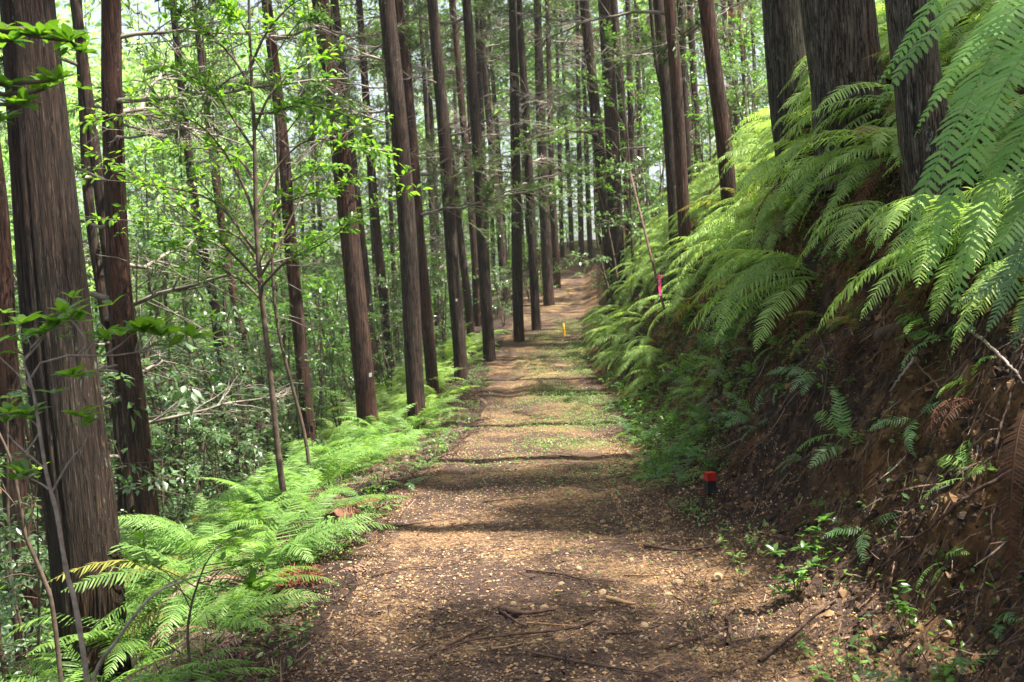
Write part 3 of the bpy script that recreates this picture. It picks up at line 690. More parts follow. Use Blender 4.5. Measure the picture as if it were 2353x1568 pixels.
def seedling_mesh(seed, mat='leaf', h=.18, ls=.045, n=26):
    r = np.random.default_rng(seed); mb = MB()
    for k in range(3):
        d = np.array([r.normal(0, .35), r.normal(0, .35), 1]); tip = d*h*r.uniform(.6, 1.1)
        mb.add(*tube([(0,0,-.02), tip*.5+r.normal(0, .01, 3), tip], [.002, .0016, .001], 3), 1)
        m_ = n//3; s = r.uniform(.3, 1, m_)[:, None]
        xd = r.normal(0, 1, (m_, 3))*[1, 1, .3]; scatter(mb, LEAF8, tip*s, xd, r.normal(0, .25, (m_, 3))+[0, 0, 1], ls*r.uniform(.7, 1.2, m_), 0)
    return mb.mesh('seedling', [M[mat], M['twig']])
SD = [seedling_mesh(k, ['leaf', 'weed', 'leaf_bright'][k % 3]) for k in range(6)]
def foot_zone(y):
    for lim, ph in ((3.6, 'in lower right corner'), (4.8, 'on soil right of sticks'), (6.0, 'below rightmost bank giant'), (7.6, 'near red-topped marker'), (9.5, 'just past red-topped marker'), (12, 'on middle bank foot'), (99, 'on far bank foot')):
        if y < lim: return ph
items = []; items2 = []
for k in range(520):
    y = 3.0+17*random.random()**1.6 if k < 260 else random.uniform(7, 14.5); H = float(tab(HB, y)); st = .45+(H-.2)/1.9
    dr = random.uniform(-.02, st-.1)*(1 if random.random() < .5 else .6)
    if y < 5 and random.random() < .8: continue
    if 5.3 < y < 6.9 and dr < .75: continue
    x = edgeR(y)+dr; row = 'lowest row' if dr < .3 else 'middle height' if dr < .8 else 'high on the bank face'
    if random.random() < .42:
        o = link('small_fern', random.choice(SF), None, (x, y, g1(x, y)), (random.uniform(-.3, .3), -.5 if dr > .4 else 0, random.uniform(0, 6.28)), random.uniform(.6, 1.2)); items.append((o, 'small fern %s, %s' % (foot_zone(y), row)))
    else:
        o = link('seedling', random.choice(SD), None, (x, y, g1(x, y)), (0, 0, random.uniform(0, 6.28)), random.uniform(.6, 1.3)); items2.append((o, 'small leafy seedling %s, %s' % (foot_zone(y), row)))
for k in range(60):
    y = 5.5+14*random.random()**1.3; d = random.uniform(-.05, .8); x = edgeL(y)-d
    if random.random() < .4:
        o = link('small_fern', random.choice(SF), None, (x, y, g1(x, y)), (0, 0, random.uniform(0, 6.28)), random.uniform(.6, 1.1)); items.append((o, 'small fern at the left path edge %s' % left_zone(y)))
    else:
        o = link('seedling', random.choice(SD), None, (x, y, g1(x, y)), (0, 0, random.uniform(0, 6.28)), random.uniform(.6, 1.2)); items2.append((o, 'small leafy seedling at the left path edge %s' % left_zone(y)))
autolabel(items, 'fern', 'small ferns along the path edges'); autolabel(items2, 'plant', 'seedlings along the path edges')

# withered ferns: grey-brown heaps on the left edge, rusty curtains on the right bank
items = []
for k in range(120):
    y = 3.2+13*random.random()**1.3; d = random.uniform(.05, .95); x = edgeL(y)-d
    o = fern(x, y, random.uniform(.4, .7), FR_GREY, az0=random.uniform(0, 6.28), spread=2.5, n=5, name='withered_fern')
    items.append((o, 'withered grey brown fern %s, at the path edge' % left_zone(y)))
for k in range(14):
    y = random.uniform(3.6, 11); H = float(tab(HB, y)); dr = random.uniform(.4, .45+(H-.2)/1.9); x = edgeR(y)+dr
    o = fern(x, y, random.uniform(.25, .5), FR_DEAD, az0=math.pi+.2, spread=.8, n=4, name='withered_fern')
    items.append((o, 'withered rust brown fern %s' % right_zone(y)))
autolabel(items, 'dead fern', 'withered ferns')

# ------------------------------------------------------------------ broadleaf shrubs and saplings
def leaves_on(mb, pts, n, size, mat, r, tm=LEAF8, spread=.05):
    pts = np.asarray(pts); k = r.integers(0, len(pts)-1, n); f = r.uniform(0, 1, (n, 1)); p = pts[k]*(1-f)+pts[k+1]*f
    d = unit(pts[k+1]-pts[k]); side = r.normal(0, 1, (n, 3))*[1, 1, .45]
    xd = unit(d*.8+unit(side)); scatter(mb, tm, p+side*spread*.3, xd+[0, 0, -.15], r.normal(0, .35, (n, 3))+[0, 0, 1], size*r.uniform(.6, 1.15, n), mat)
def shrub_mesh(seed, mat, h=2.4, R=1.1, ls=.075, nb=26, nl=46):
    r = np.random.default_rng(seed); st = MB(); lf_ = MB()
    for s in range(3):
        top = np.array([r.normal(0, .25), r.normal(0, .25), h*r.uniform(.75, 1)]); c = spline([(0, 0, -.1), top*.45+r.normal(0, .08, 3)*[1, 1, 0], top], 10)
        st.add(*tube(c, np.linspace(.022, .006, 10), 5))
        for b in range(nb//3):
            q = r.uniform(.15, 1); p0 = np.array([np.interp(q, np.linspace(0, 1, 10), c[:, k]) for k in range(3)])
            a = r.uniform(0, 6.28); L = R*r.uniform(.4, 1)*(1.15-.5*q); d = np.array([math.cos(a), math.sin(a), r.uniform(-.1, .6)])
            bb = spline([p0, p0+d*L*.5+[0, 0, .05], p0+d*L+[0, 0, -.08*L]], 7); st.add(*tube(bb, np.linspace(.007, .002, 7), 3))
            for tt in range(4):
                p1 = bb[r.integers(2, 7)]; d2 = unit(d+r.normal(0, .6, 3)); l2 = .35*L*r.uniform(.6, 1.2); tw = np.array([p1, p1+d2*l2*.5, p1+d2*l2+[0, 0, -.04]])
                st.add(*tube(tw, [.003, .002, .001], 3)); leaves_on(lf_, tw, nl//4, ls, 0, r, LEAF4)
    return st.mesh('stem', M['twig']), lf_.mesh('foliage', M[mat])
SHG = [shrub_mesh(400+k, 'leaf_grey') for k in range(3)]; SHD = [shrub_mesh(410+k, 'leaf') for k in range(3)]; SHB = [shrub_mesh(420+k, 'leaf_bright') for k in range(3)]
def shrub(x, y, s, kind, sink=0):
    st, lf_ = random.choice(kind); o = empty('broadleaf_shrub', (x, y, g1(x, y)-sink)); a = random.uniform(0, 6.28)
    link('stem', st, o, rot=(0, 0, a), sc=s); link('foliage', lf_, o, rot=(0, 0, a), sc=s); return o
items = []
def shrub_px(u, v, D, s, kind, word):
    p = P(u, v, D); o = shrub(p.x, p.y, s, kind); 
    items.append((o, '%s shrub %s' % (word, between(u))))
# filled by placing along rays; heights reach the picture line wanted
def shrub_top(u, vtop, D, kind, word, smin=.6, smax=2.6):
    p = P(u, vtop, D); h = p.z-g1(p.x, p.y); s = max(smin, min(smax, h/2.3)); o = shrub(p.x, p.y, s, kind)
    items.append((o, '%s shrub %s, %s' % (word, between(u), 'front row' if D < 16 else 'middle row' if D < 24 else 'rear row')))
for u, v, D in [(330,800,14),(395,760,15.5),(455,860,13.5),(520,800,15),(560,900,13),(450,700,19),(370,930,12.5),(500,950,12.5),(590,760,17),(250,780,15),(70,560,11.5),(10,620,12.5)]: shrub_top(u, v, D, SHG, 'greyish leafy')
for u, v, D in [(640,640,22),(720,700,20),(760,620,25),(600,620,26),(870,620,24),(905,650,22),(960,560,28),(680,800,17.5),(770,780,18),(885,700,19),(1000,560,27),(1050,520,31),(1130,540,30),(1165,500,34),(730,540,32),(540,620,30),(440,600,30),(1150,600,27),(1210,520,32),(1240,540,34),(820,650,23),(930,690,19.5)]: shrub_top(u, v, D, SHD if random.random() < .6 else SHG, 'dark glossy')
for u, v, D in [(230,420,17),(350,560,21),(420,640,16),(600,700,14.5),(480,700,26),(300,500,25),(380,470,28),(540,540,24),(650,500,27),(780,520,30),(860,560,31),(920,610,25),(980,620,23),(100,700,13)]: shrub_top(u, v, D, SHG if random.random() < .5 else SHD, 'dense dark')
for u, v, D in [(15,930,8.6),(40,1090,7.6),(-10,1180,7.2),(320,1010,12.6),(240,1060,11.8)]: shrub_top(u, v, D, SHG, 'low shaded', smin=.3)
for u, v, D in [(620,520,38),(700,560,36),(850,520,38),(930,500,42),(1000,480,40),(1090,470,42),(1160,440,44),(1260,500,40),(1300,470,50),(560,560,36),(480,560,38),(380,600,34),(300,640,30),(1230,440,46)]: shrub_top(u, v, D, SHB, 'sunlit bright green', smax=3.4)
for u, v, D in [(1410,330,20),(1450,250,24),(1480,200,26),(1600,220,22),(1690,60,19),(1720,10,17),(1620,90,24),(1500,280,21),(1700,200,15.5),(1740,120,14.5),(1470,120,34),(1590,60,32),(1440,420,23)]: shrub_top(u, v, D, SHD if random.random() < .6 else SHG, 'dark glossy')
autolabel(items, 'shrub', 'broadleaf shrubs of the forest floor')

# sapling with bare thin stem and spreading leafy top
def tree_custom(name, label, D, trunk, tw, branches, leafmat, ls, nleaf, seed, mat_stem='twig', cat='tree', sub=7, tm=LEAF8, subL=.45, pale=None):
    """trunk: picture points foot to top; branches: lists of (u, v, D offset) points starting on the trunk"""
    r = np.random.default_rng(seed); tp = [P(u, v, D+dd) for u, v, dd in trunk]
    base = tp[0].copy(); gz = g1(base.x, base.y)
    if base.z > gz: tp.insert(0, Vector((base.x+.03, base.y, gz-.15)))
    base = Vector((tp[0].x, tp[0].y, gz)); root = empty(name, base); B = np.array(base)
    c = spline(tp, 30)-B; mb = MB(); mb.add(*tube(c, np.linspace(tw, tw*.3, 30), 8)); link('trunk', mb.mesh('trunk', M[mat_stem]), root)
    lf_ = MB()
    for br in branches:
        bp = spline([P(u, v, D+dd) for u, v, dd in br], 12)-B; L = np.linalg.norm(bp[-1]-bp[0]); mb = MB()
        mb.add(*tube(bp, np.linspace(tw*.42, tw*.1, 12), 5))
        for k in range(sub):
            q = r.integers(3, 12); d = unit(unit(bp[min(q, 11)]-bp[q-2])+r.normal(0, .55, 3)*[1, 1, .6]); l2 = L*subL*r.uniform(.4, 1)
            t2 = spline([bp[q], bp[q]+d*l2*.5+[0, 0, .02], bp[q]+d*l2+[0, 0, -.05*l2]], 6); mb.add(*tube(t2, np.linspace(tw*.12, .0015, 6), 3))
            leaves_on(lf_, t2, nleaf, ls, 0, r, tm)
        leaves_on(lf_, bp[6:], nleaf, ls, 0, r, tm)
        link('branch', mb.mesh('branch', M[mat_stem]), root)
    link('foliage', lf_.mesh('foliage', M[leafmat]), root)
    return tag(root, label, cat)
tree_custom('broadleaf_sapling', 'tall thin broadleaf sapling with bare dark stem and airy bright leaves, rooted in the ferns', 8.6,
    [(657,1168,0),(640,1050,0),(622,870,0),(598,650,0),(588,500,0),(584,300,0),(575,120,0),(570,-60,0)], .034,
    [[(598,650,0),(540,590,-.2),(450,500,-.4),(330,420,-.5)],[(602,690,0),(560,650,.2),(480,600,.3),(400,560,.3)],[(596,640,0),(625,590,0),(660,520,.1),(720,400,.2),(790,330,.3)],
     [(590,520,0),(560,430,0),(500,330,-.2),(420,270,-.3),(250,265,-.4)],[(588,470,0),(640,380,.2),(720,320,.3),(860,350,.4)],[(586,350,0),(540,280,0),(480,200,.1),(400,160,0)],
     [(585,300,0),(620,220,0),(680,160,.1),(750,130,.2)],[(582,220,0),(540,140,0),(470,70,-.1),(400,30,-.1)],[(578,150,0),(610,80,0),(660,20,0),(720,-20,0)],[(574,80,0),(530,20,0),(480,-30,0)],
     [(600,660,0),(660,600,-.2),(740,560,-.3),(850,480,-.3)],[(594,590,0),(500,470,.2),(380,430,.4),(200,410,.5)],[(588,420,0),(540,360,.4),(440,340,.5),(300,350,.6)],[(590,540,0),(640,480,.3),(700,450,.4),(800,420,.5)],
     [(596,610,0),(540,540,.4),(430,520,.5),(210,500,.6)],[(584,260,0),(620,260,-.3),(700,240,-.4),(780,260,-.4)]], 'leaf_bright', .075, 17, 501, sub=10)
tree_custom('broadleaf_sapling', 'second airy sapling with darker leaves forking just behind the bare-stemmed one', 10.5,
    [(700,1000,0),(640,760,0),(625,560,0),(640,330,0),(620,100,0),(610,-60,0)], .022,
    [[(628,600,0),(560,520,0),(460,420,0),(380,300,0)],[(630,450,0),(700,400,0),(780,380,0)],[(635,350,0),(560,260,0),(490,180,.2)],[(640,330,0),(700,250,0),(740,200,0)],[(628,200,0),(560,100,0),(500,20,0)],[(624,140,0),(680,60,0),(730,40,0)],
     [(626,560,0),(700,560,0),(780,520,0)],[(632,700,0),(560,640,0),(440,640,0)]], 'leaf', .07, 17, 502, sub=10)
tree_custom('broadleaf_sapling', 'leafy sapling spreading horizontal sprays left of the trunk group beyond the fern slope', 20,
    [(1452,560,0),(1448,420,0),(1440,300,0),(1425,150,0),(1415,50,0)], .03,
    [[(1448,420,0),(1400,350,0),(1320,320,0),(1190,320,0)],[(1445,380,0),(1380,300,.3),(1290,300,.4)],[(1440,300,0),(1400,230,0),(1370,180,0)],[(1440,300,0),(1480,230,0),(1500,160,0)],[(1430,200,0),(1400,120,0),(1400,60,0)],[(1430,200,0),(1470,120,0),(1490,60,0)],
     [(1448,450,0),(1400,400,0),(1350,390,0)],[(1448,440,0),(1490,380,0),(1510,340,0)],[(1449,480,0),(1400,440,0),(1380,420,0)]], 'leaf', .085, 20, 503, sub=9, tm=LEAF4)

# near plants with leaf rosettes
def rosette(mb, p, n, size, r, d=(0, 0, 1)):
    a = np.arange(n)*2.4+r.uniform(0, 6); el = r.uniform(-.25, .75, n)
    xd = np.stack([np.cos(a), np.sin(a), el], -1)+np.array(d)*.2; scatter(mb, LEAF8, np.tile(p, (n, 1)), xd, np.tile([0, 0, 1.0], (n, 1))+r.normal(0, .2, (n, 3)), size*r.uniform(.65, 1.15, n), 0)
def rosette_plant(name, label, D, stem, tw, twigs, size, seed, leafmat='leaf_bright', stemmat='grey_stem', nl=8, cat='sapling', tofloor=True):
    r = np.random.default_rng(seed); tp = [P(u, v, D+dd) for u, v, dd in stem]; base = tp[0].copy(); gz = g1(base.x, base.y)
    if tofloor: tp.insert(0, Vector((base.x+.02, base.y, gz-.1)))
    base = Vector((tp[0].x, tp[0].y, gz if tofloor else tp[0].z)); root = empty(name, base); B = np.array(base)
    mb = MB(); c = spline(tp, 40)-B; rr = np.linspace(tw, tw*.45, 40)*(1+.18*(np.arange(40) % 7 == 3)); mb.add(*tube(c, rr, 8)); link('trunk', mb.mesh('trunk', M[stemmat]), root)
    lf_ = MB()
    for tw_ in twigs:
        q = [P(u, v, D+dd) for u, v, dd in tw_]; bp = spline(q, 8)-B; mb = MB(); mb.add(*tube(bp, np.linspace(tw*.4, tw*.16, 8), 5)); link('twig', mb.mesh('twig', M[stemmat]), root)
        rosette(lf_, bp[-1], nl, size, r)
        rosette(lf_, bp[-2], nl//2, size*.8, r); rosette(lf_, bp[-1]+r.normal(0, size*.5, 3), nl//2, size*.75, r)
    link('foliage', lf_.mesh('foliage', M[leafmat]), root); return tag(root, label, cat)
rosette_plant('broadleaf_sapling', 'grey-stemmed sapling close to the camera crossing the giant left trunk', 3.3,
    [(205,1600,0),(175,1400,0),(152,1310,0),(130,1180,0),(105,1080,0),(80,920,0),(66,870,0)], .0105,
    [[(80,900,0),(30,850,0),(8,830,0),(-20,800,0)],[(72,880,0),(55,830,0),(72,800,0),(45,745,0)],[(70,870,0),(100,830,0),(180,815,0),(235,820,0),(310,810,0),(380,800,0),(440,775,.05)],
     [(180,815,0),(200,790,0),(175,750,-.02),(150,720,-.02)],[(200,810,0),(215,790,0),(240,775,0)],[(235,820,0),(280,790,0),(310,760,0)],[(310,810,0),(320,780,0),(335,762,0)],[(310,810,0),(360,790,0),(375,768,0)],
     [(55,830,0),(90,790,0),(110,760,0)],[(72,800,0),(100,770,0),(130,745,.05)],[(120,1130,0),(160,1060,0),(200,1010,0),(185,960,0)],[(105,1080,0),(60,1040,0),(20,1000,.05),(10,950,.05)],
     [(120,1130,0),(90,1110,0),(50,1090,0)],[(60,1040,0),(90,990,0),(60,955,0)],[(150,850,0),(160,858,0),(168,866,0)]], .085, 601)
rosette_plant('broadleaf_tree', 'dark leafy twigs hanging into the upper left corner over the giant trunk', 2.9,
    [(-420,1500,0),(-400,800,0),(-380,300,0),(-330,60,0)], .028,
    [[(-330,60,0),(-100,40,0),(60,80,0),(160,95,0)],[(-330,60,0),(-150,60,0),(-30,90,0),(30,95,0)],[(-380,300,0),(-150,250,0),(-20,240,0),(50,245,0)],[(-380,300,0),(-200,220,0),(-50,190,0),(20,200,0)],
     [(-360,200,0),(-100,190,0),(60,190,0),(130,185,0)],[(-330,60,0),(-100,20,0),(30,70,0),(95,85,0)],[(-380,300,0),(-150,290,0),(-40,270,0),(0,280,0)],[(-380,300,0),(-150,230,0),(60,215,0),(110,200,.1)],[(-330,60,0),(-60,70,0),(120,70,0),(185,120,.1)]], .072, 602, 'leaf_bright', 'twig', 9, 'tree')
rosette_plant('broadleaf_shrub', 'low shrub with shiny pointed leaves in front of the ferns at lower left', 4.0,
    [(432,1480,0),(438,1400,0),(455,1340,0),(470,1300,0)], .007,
    [[(438,1400,0),(400,1330,0),(340,1290,0),(330,1240,0)],[(450,1350,0),(400,1320,0),(350,1300,0)],[(455,1340,0),(520,1350,0),(580,1340,0)],[(455,1340,0),(530,1330,0),(600,1360,0)],[(470,1300,0),(490,1270,0),(510,1250,0)],
     [(470,1300,0),(540,1290,0),(600,1290,0)],[(460,1320,0),(500,1310,0),(560,1300,0)],[(440,1380,0),(380,1330,0),(300,1290,.1)]], .075, 603, 'leaf_bright', 'twig', 7, 'shrub')
rosette_plant('broadleaf_sapling', 'leafless pale twig plant curving up from the bottom left', 3.4, [(215,1580,0),(270,1470,0),(350,1370,0),(420,1335,.1)], .008, [[(350,1370,0),(400,1335,.1),(440,1330,.1)]], .05, 604, 'leaf', 'grey_stem', 3)
rosette_plant('broadleaf_sapling', 'dark crooked stem at the far left below the giant trunk', 5.2, [(125,1430,0),(100,1330,0),(62,1240,0),(50,1180,0),(25,1060,0),(-10,980,0)], .014,
    [[(62,1240,0),(80,1150,0),(90,1080,0)],[(50,1180,0),(10,1130,0),(-30,1100,0)],[(100,1330,0),(40,1320,0),(-20,1340,0)]], .06, 605, 'leaf_bright', 'twig', 4)
rosette_plant('broadleaf_shrub', 'glossy round-leaved seedling cluster on the soil at lower right', 4.42, [(1830,1390,0),(1825,1340,0),(1815,1300,0)], .005,
    [[(1830,1370,0),(1800,1340,0),(1790,1330,0)],[(1825,1340,0),(1850,1320,0),(1870,1300,0)],[(1825,1340,0),(1790,1290,0),(1780,1270,0)],[(1820,1320,0),(1830,1280,0),(1845,1260,0)],[(1825,1350,0),(1810,1350,0),(1800,1365,0)]], .062, 606, 'leaf', 'twig', 7, 'shrub')
rosette_plant('broadleaf_shrub', 'dark glossy low shrub right of the round-leaved seedling on the soil', 4.66, [(1900,1290,0),(1905,1270,0),(1915,1240,0)], .005,
    [[(1905,1270,0),(1880,1240,0),(1870,1220,0)],[(1905,1270,0),(1930,1240,0),(1945,1230,0)],[(1905,1280,0),(1930,1270,0),(1950,1265,0)],[(1905,1270,0),(1880,1265,0),(1860,1260,0)],[(1910,1250,0),(1900,1210,0),(1895,1195,0)]], .06, 607, 'leaf', 'twig', 7, 'shrub')

# ------------------------------------------------------------------ far foliage, ground cover, gravel, litter
def blob_field(n_blob, box, rb, nl, size, mat, name, seed, keep=None, flat=.7):
    r = np.random.default_rng(seed); mb = MB()
    for k in range(n_blob):
        c = np.array([r.uniform(*b) for b in box])
        c[2] += max(g1(c[0], c[1]), -14) if box[2][2:] == () else 0
        if keep and not keep(c): continue
        R = rb*r.uniform(.5, 1.4); p = c+rdir(nl)*(R*r.uniform(.3, 1, (nl, 1)))*[1, 1, flat]
        scatter(mb, LEAF2, p, rdir(nl)*[1, 1, .5], r.normal(0, .6, (nl, 3))+[0, 0, 1], size*r.uniform(.5, 1.3, nl), 0)
    return mb.mesh(name, M[mat])
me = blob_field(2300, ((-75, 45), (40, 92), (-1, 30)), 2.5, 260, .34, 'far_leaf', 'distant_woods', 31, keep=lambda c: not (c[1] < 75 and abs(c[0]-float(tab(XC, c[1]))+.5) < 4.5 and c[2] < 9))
mw = me
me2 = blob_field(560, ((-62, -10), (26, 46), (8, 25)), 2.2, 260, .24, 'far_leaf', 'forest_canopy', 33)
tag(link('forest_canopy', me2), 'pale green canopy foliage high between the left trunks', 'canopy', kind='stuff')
tag(link('distant_woods', mw), 'sunlit far woodland glowing pale green between the trunks', 'woods', kind='stuff')
me = blob_field(900, ((-50, -9), (15, 60), (.2, 11)), 1.6, 260, .20, 'leaf_grey', 'valley_thicket', 32)
tag(link('valley_thicket', me), 'dense green thicket filling the valley beyond the left slope', 'thicket', kind='stuff')

ico = np.array([(0,0,1),(.9,0,.2),(.28,.86,.25),(-.72,.53,.2),(-.72,-.53,.25),(.28,-.86,.2),(0,0,-.6)]); icf = np.array([(0,1,2),(0,2,3),(0,3,4),(0,4,5),(0,5,1),(6,2,1),(6,3,2),(6,4,3),(6,5,4),(6,1,5)])
def spread_path(n, y0, y1, pw, wide=1.0):
    y = y0+(y1-y0)*rng.uniform(size=n)**pw; o = rng.uniform(-wide, wide, n); x = tab(XC, y)+o
    j = np.clip(np.round((o+1.15)/2.3*51).astype(int), 0, 51); i = np.clip(np.searchsorted(prow, y), 1, len(prow)-1)
    return x, y, PZ[i, j], o
mb = MB(); n = 34000; x, y, z, o = spread_path(n, 2.6, 14, 1.7)
nv = np.array([noise.noise((a*.9, b*.9, 2)) for a, b in zip(x, y)]); kp = rng.uniform(size=n) < .62+nv*1.5-o*.15; x, y, z = x[kp], y[kp], z[kp]; n = len(x)
sz = .004+.009*rng.uniform(size=n)**2.5+.012*(rng.uniform(size=n) > .985)*rng.uniform(size=n)
scatter(mb, (ico*[1, .75, .55], icf), np.stack([x, y, z+.001], -1), rdir(n)*[1, 1, .1], rng.normal(0, .2, (n, 3))+[0, 0, 1], sz)
tag(link('gravel', mb.mesh('gravel', M['pebble'], False)), 'tan gravel strewn over the path', 'gravel', kind='stuff')
mb = MB(); n = 17000; yy = 2.8+9*rng.uniform(size=n)**1.4; dd = -.35+1.0*rng.uniform(0, 1.0, n)**1.2; sgn = rng.uniform(size=n) < .8
xx = np.where(sgn, tab(XC, yy)+1.0+dd, tab(XC, yy)-1.0-dd*.5); zz = GN(xx, yy)
scatter(mb, (ico*[1, .75, .6], icf), np.stack([xx, yy, zz+.003], -1), rdir(n), rdir(n), .004+.011*rng.uniform(size=n)**3)
tag(link('soil_crumbs', mb.mesh('soil_crumbs', M['pebble'], False)), 'loose tan crumbs of stone on the soil slopes', 'gravel', kind='stuff')
strip = (np.array([(0,-.03,0),(0,.03,0),(.5,-.035,.05),(.5,.035,.05),(1,-.01,0),(1,.01,0)]), np.array([(0,1,3,2),(2,3,5,4)]))
mb = MB(); n = 52000; x, y, z, o = spread_path(n, 2.6, 18, 1.6, 1.1)
scatter(mb, strip, np.stack([x, y, z+.004], -1), rdir(n)*[1, 1, .12], rng.normal(0, .3, (n, 3))+[0, 0, 1], .02+.05*rng.uniform(size=n)**2)
n = 30000; yy = 2.6+17*rng.uniform(size=n)**1.4; sgn = rng.uniform(size=n) < .6; dd = rng.uniform(-.3, 1.7, n)
xx = np.where(sgn, tab(XC, yy)+1.0+dd, tab(XC, yy)-.98-dd*.6)
scatter(mb, strip, np.stack([xx, yy, GN(xx, yy)+.006], -1), rdir(n)*[1, 1, .6], rdir(n), .03+.07*rng.uniform(size=n)**2)
n = 3500; x, y, z, o = spread_path(n, 2.6, 12, 1.3, 1.15)
scatter(mb, LEAF4, np.stack([x, y, z+.006], -1), rdir(n)*[1, 1, .15], rng.normal(0, .3, (n, 3))+[0, 0, 1], .012+.03*rng.uniform(size=n)**2)
tag(link('leaf_litter', mb.mesh('leaf_litter', M['litter'])), 'brown needles, twigs and dead leaves strewn on the path', 'leaf litter', kind='stuff')
# low weeds greening the middle of the path
mb = MB(); n = 110000; x, y, z, o = spread_path(n, 4, 32, 1.0, 1.0)
nv = np.array([noise.noise((a*1.0, b*.55, 9)) for a, b in zip(x, y)])
want = np.exp(-((y-12.5)/2.8)**2)*np.clip(.6+o*.5, .2, .9)*(np.abs(o) < .9)+np.exp(-((y-19)/6.5)**2)*np.clip(.45+o*.8, 0, 1)+.02
kp = rng.uniform(size=n) < np.clip(want*(.5+1.9*nv), 0, 1); x, y, z = x[kp], y[kp], z[kp]; n = len(x)
scatter(mb, LEAF4, np.stack([x, y, z+rng.uniform(0, .03, n)], -1), rdir(n)*[1, 1, .4], rng.normal(0, .4, (n, 3))+[0, 0, 1], rng.uniform(.016, .036, n))
tag(link('ground_cover', mb.mesh('ground_cover', M['weed'])), 'low pale green weeds spreading over the middle of the path', 'ground cover', kind='stuff')
# undergrowth leaves on the bank foot and the slope beneath the ferns
mb = MB(); n = 60000; yy = 3+20*rng.uniform(size=n)**1.3; side = rng.uniform(size=n) < .5; dd = rng.uniform(0, 1, n)
xx = np.where(side, tab(XC, yy)+1.0+dd*1.6, tab(XC, yy)-1.0-dd*4)
nv = np.array([noise.noise((a*1.6, b*1.6, 4)) for a, b in zip(xx, yy)]); kp = (nv > .05)|((~side) & (dd > .25)); kp &= ~(side & (yy < 6) & (rng.uniform(size=n) < .8)); xx, yy = xx[kp], yy[kp]; n = len(xx)
scatter(mb, LEAF4, np.stack([xx, yy, GN(xx, yy)+rng.uniform(.01, .09, n)], -1), rdir(n)*[1, 1, .5], rng.normal(0, .5, (n, 3))+[0, 0, 1], rng.uniform(.02, .045, n))
tag(link('undergrowth', mb.mesh('undergrowth', M['leaf'])), 'small leaves covering the soil under ferns and bank foot', 'undergrowth', kind='stuff')

mb = MB(); n = 15000; yy = 2.8+13*rng.uniform(size=n)**1.3; H_ = tab(HB, yy); dd = rng.uniform(.15, 1.05, n)*(.45+(H_-.2)/1.9)
xx = tab(XC, yy)+tab(HWT, yy)+dd; scatter(mb, (ico*[1, .8, .7], icf), np.stack([xx, yy, GN(xx, yy)-.003], -1), rdir(n), rdir(n), .008+.035*rng.uniform(size=n)**3)
def clod_mat():
    m, t, bs, out = newmat('earth_clod'); g = t.nodes.new('ShaderNodeNewGeometry')
    c = ramp(t, g.outputs['Random Per Island'], [(0,(.012,.008,.006)),(.45,(.045,.026,.016)),(.75,(.10,.052,.025)),(.93,(.20,.11,.048)),(1,(.30,.19,.09))])
    t.links.new(c, bs.inputs['Base Color']); bs.inputs['Roughness'].default_value = .95; return m
tag(link('earth_clods', mb.mesh('earth_clods', clod_mat(), False)), 'crumbling clods of dark and orange earth on the right bank', 'earth clods', kind='stuff')
mb = MB(); n = 16000; yy = 2.6+12*rng.uniform(size=n)**1.4; H_ = tab(HB, yy); dd = rng.uniform(.1, 1, n)*(.45+(H_-.2)/1.9)+.15
xx = tab(XC, yy)+tab(HWT, yy)+dd; d_ = np.stack([rng.normal(-.5, .3, n), rng.normal(0, .5, n), rng.normal(-1.0, .35, n)], -1)
scatter(mb, (strip[0]*np.array([1, .45, 1.5]), strip[1]), np.stack([xx-.01, yy, GN(xx, yy)+rng.uniform(-.02, .05, n)], -1), d_, rdir(n), .05+.16*rng.uniform(size=n)**2)
tag(link('root_fibres', mb.mesh('root_fibres', M['litter'])), 'dry brown root fibres and fern debris hanging on the dark bank', 'root fibres', kind='stuff')

mb = MB(); n = 22000; yy = 2.8+16*rng.uniform(size=n)**1.3; dd = rng.uniform(0, 1.2, n); xx = tab(XC, yy)-.95-dd
nv = np.array([noise.noise((a*1.3, b*1.3, 14)) for a, b in zip(xx, yy)]); kp = nv > -.15; xx, yy, nv = xx[kp], yy[kp], nv[kp]; n = len(xx)
scatter(mb, (strip[0]*np.array([1, .5, 1.5]), strip[1]), np.stack([xx, yy, GN(xx, yy)+rng.uniform(0, .07, n)*(.5+nv)], -1), rdir(n)*[1, 1, .7], rdir(n), .05+.14*rng.uniform(size=n)**2)
tag(link('fern_debris', mb.mesh('fern_debris', [M['litter']])), 'matted dead fern stalks and twigs along the left path shoulder', 'debris', kind='stuff')

# ------------------------------------------------------------------ sticks, stones, log, roots
def ground_hit(u, v):
    d = (P(u, v, 1)-CAM); t = 2.2
    while t < 60:
        p = CAM+d*t
        if p.z < surf(p.x, p.y): return p
        t += .02
    return p
def stick(name, label, px, r, mat='stick', lift=.008, cat='stick', kink=.02, seg=6):
    pts = []
    for u, v in px: p = ground_hit(u, v); p.z = surf(p.x, p.y)+r*.8+lift; pts.append(p)
    b = pts[0].copy(); c = spline([p-b for p in pts], 6*len(pts)); n = len(c)
    c += rng.normal(0, kink*r, c.shape); rr = np.linspace(r, r*.45, n)*(1+.12*rng.normal(size=n))
    mb = MB(); V, F = tube(c, rr, seg); mb.add(V, F); mb.add(np.zeros((0, 3)), np.array([list(range(seg))[::-1]])-mb.n if False else np.array([[0, 2, 1]])-mb.n)
    return tag(link(name, mb.mesh(name, M[mat]), None, b), label, cat, 'fallen sticks on the path')
stick('fallen_stick', 'thick short dark stick lying at the middle of the near path', [(1150,1408),(1200,1422),(1278,1414)], .017)
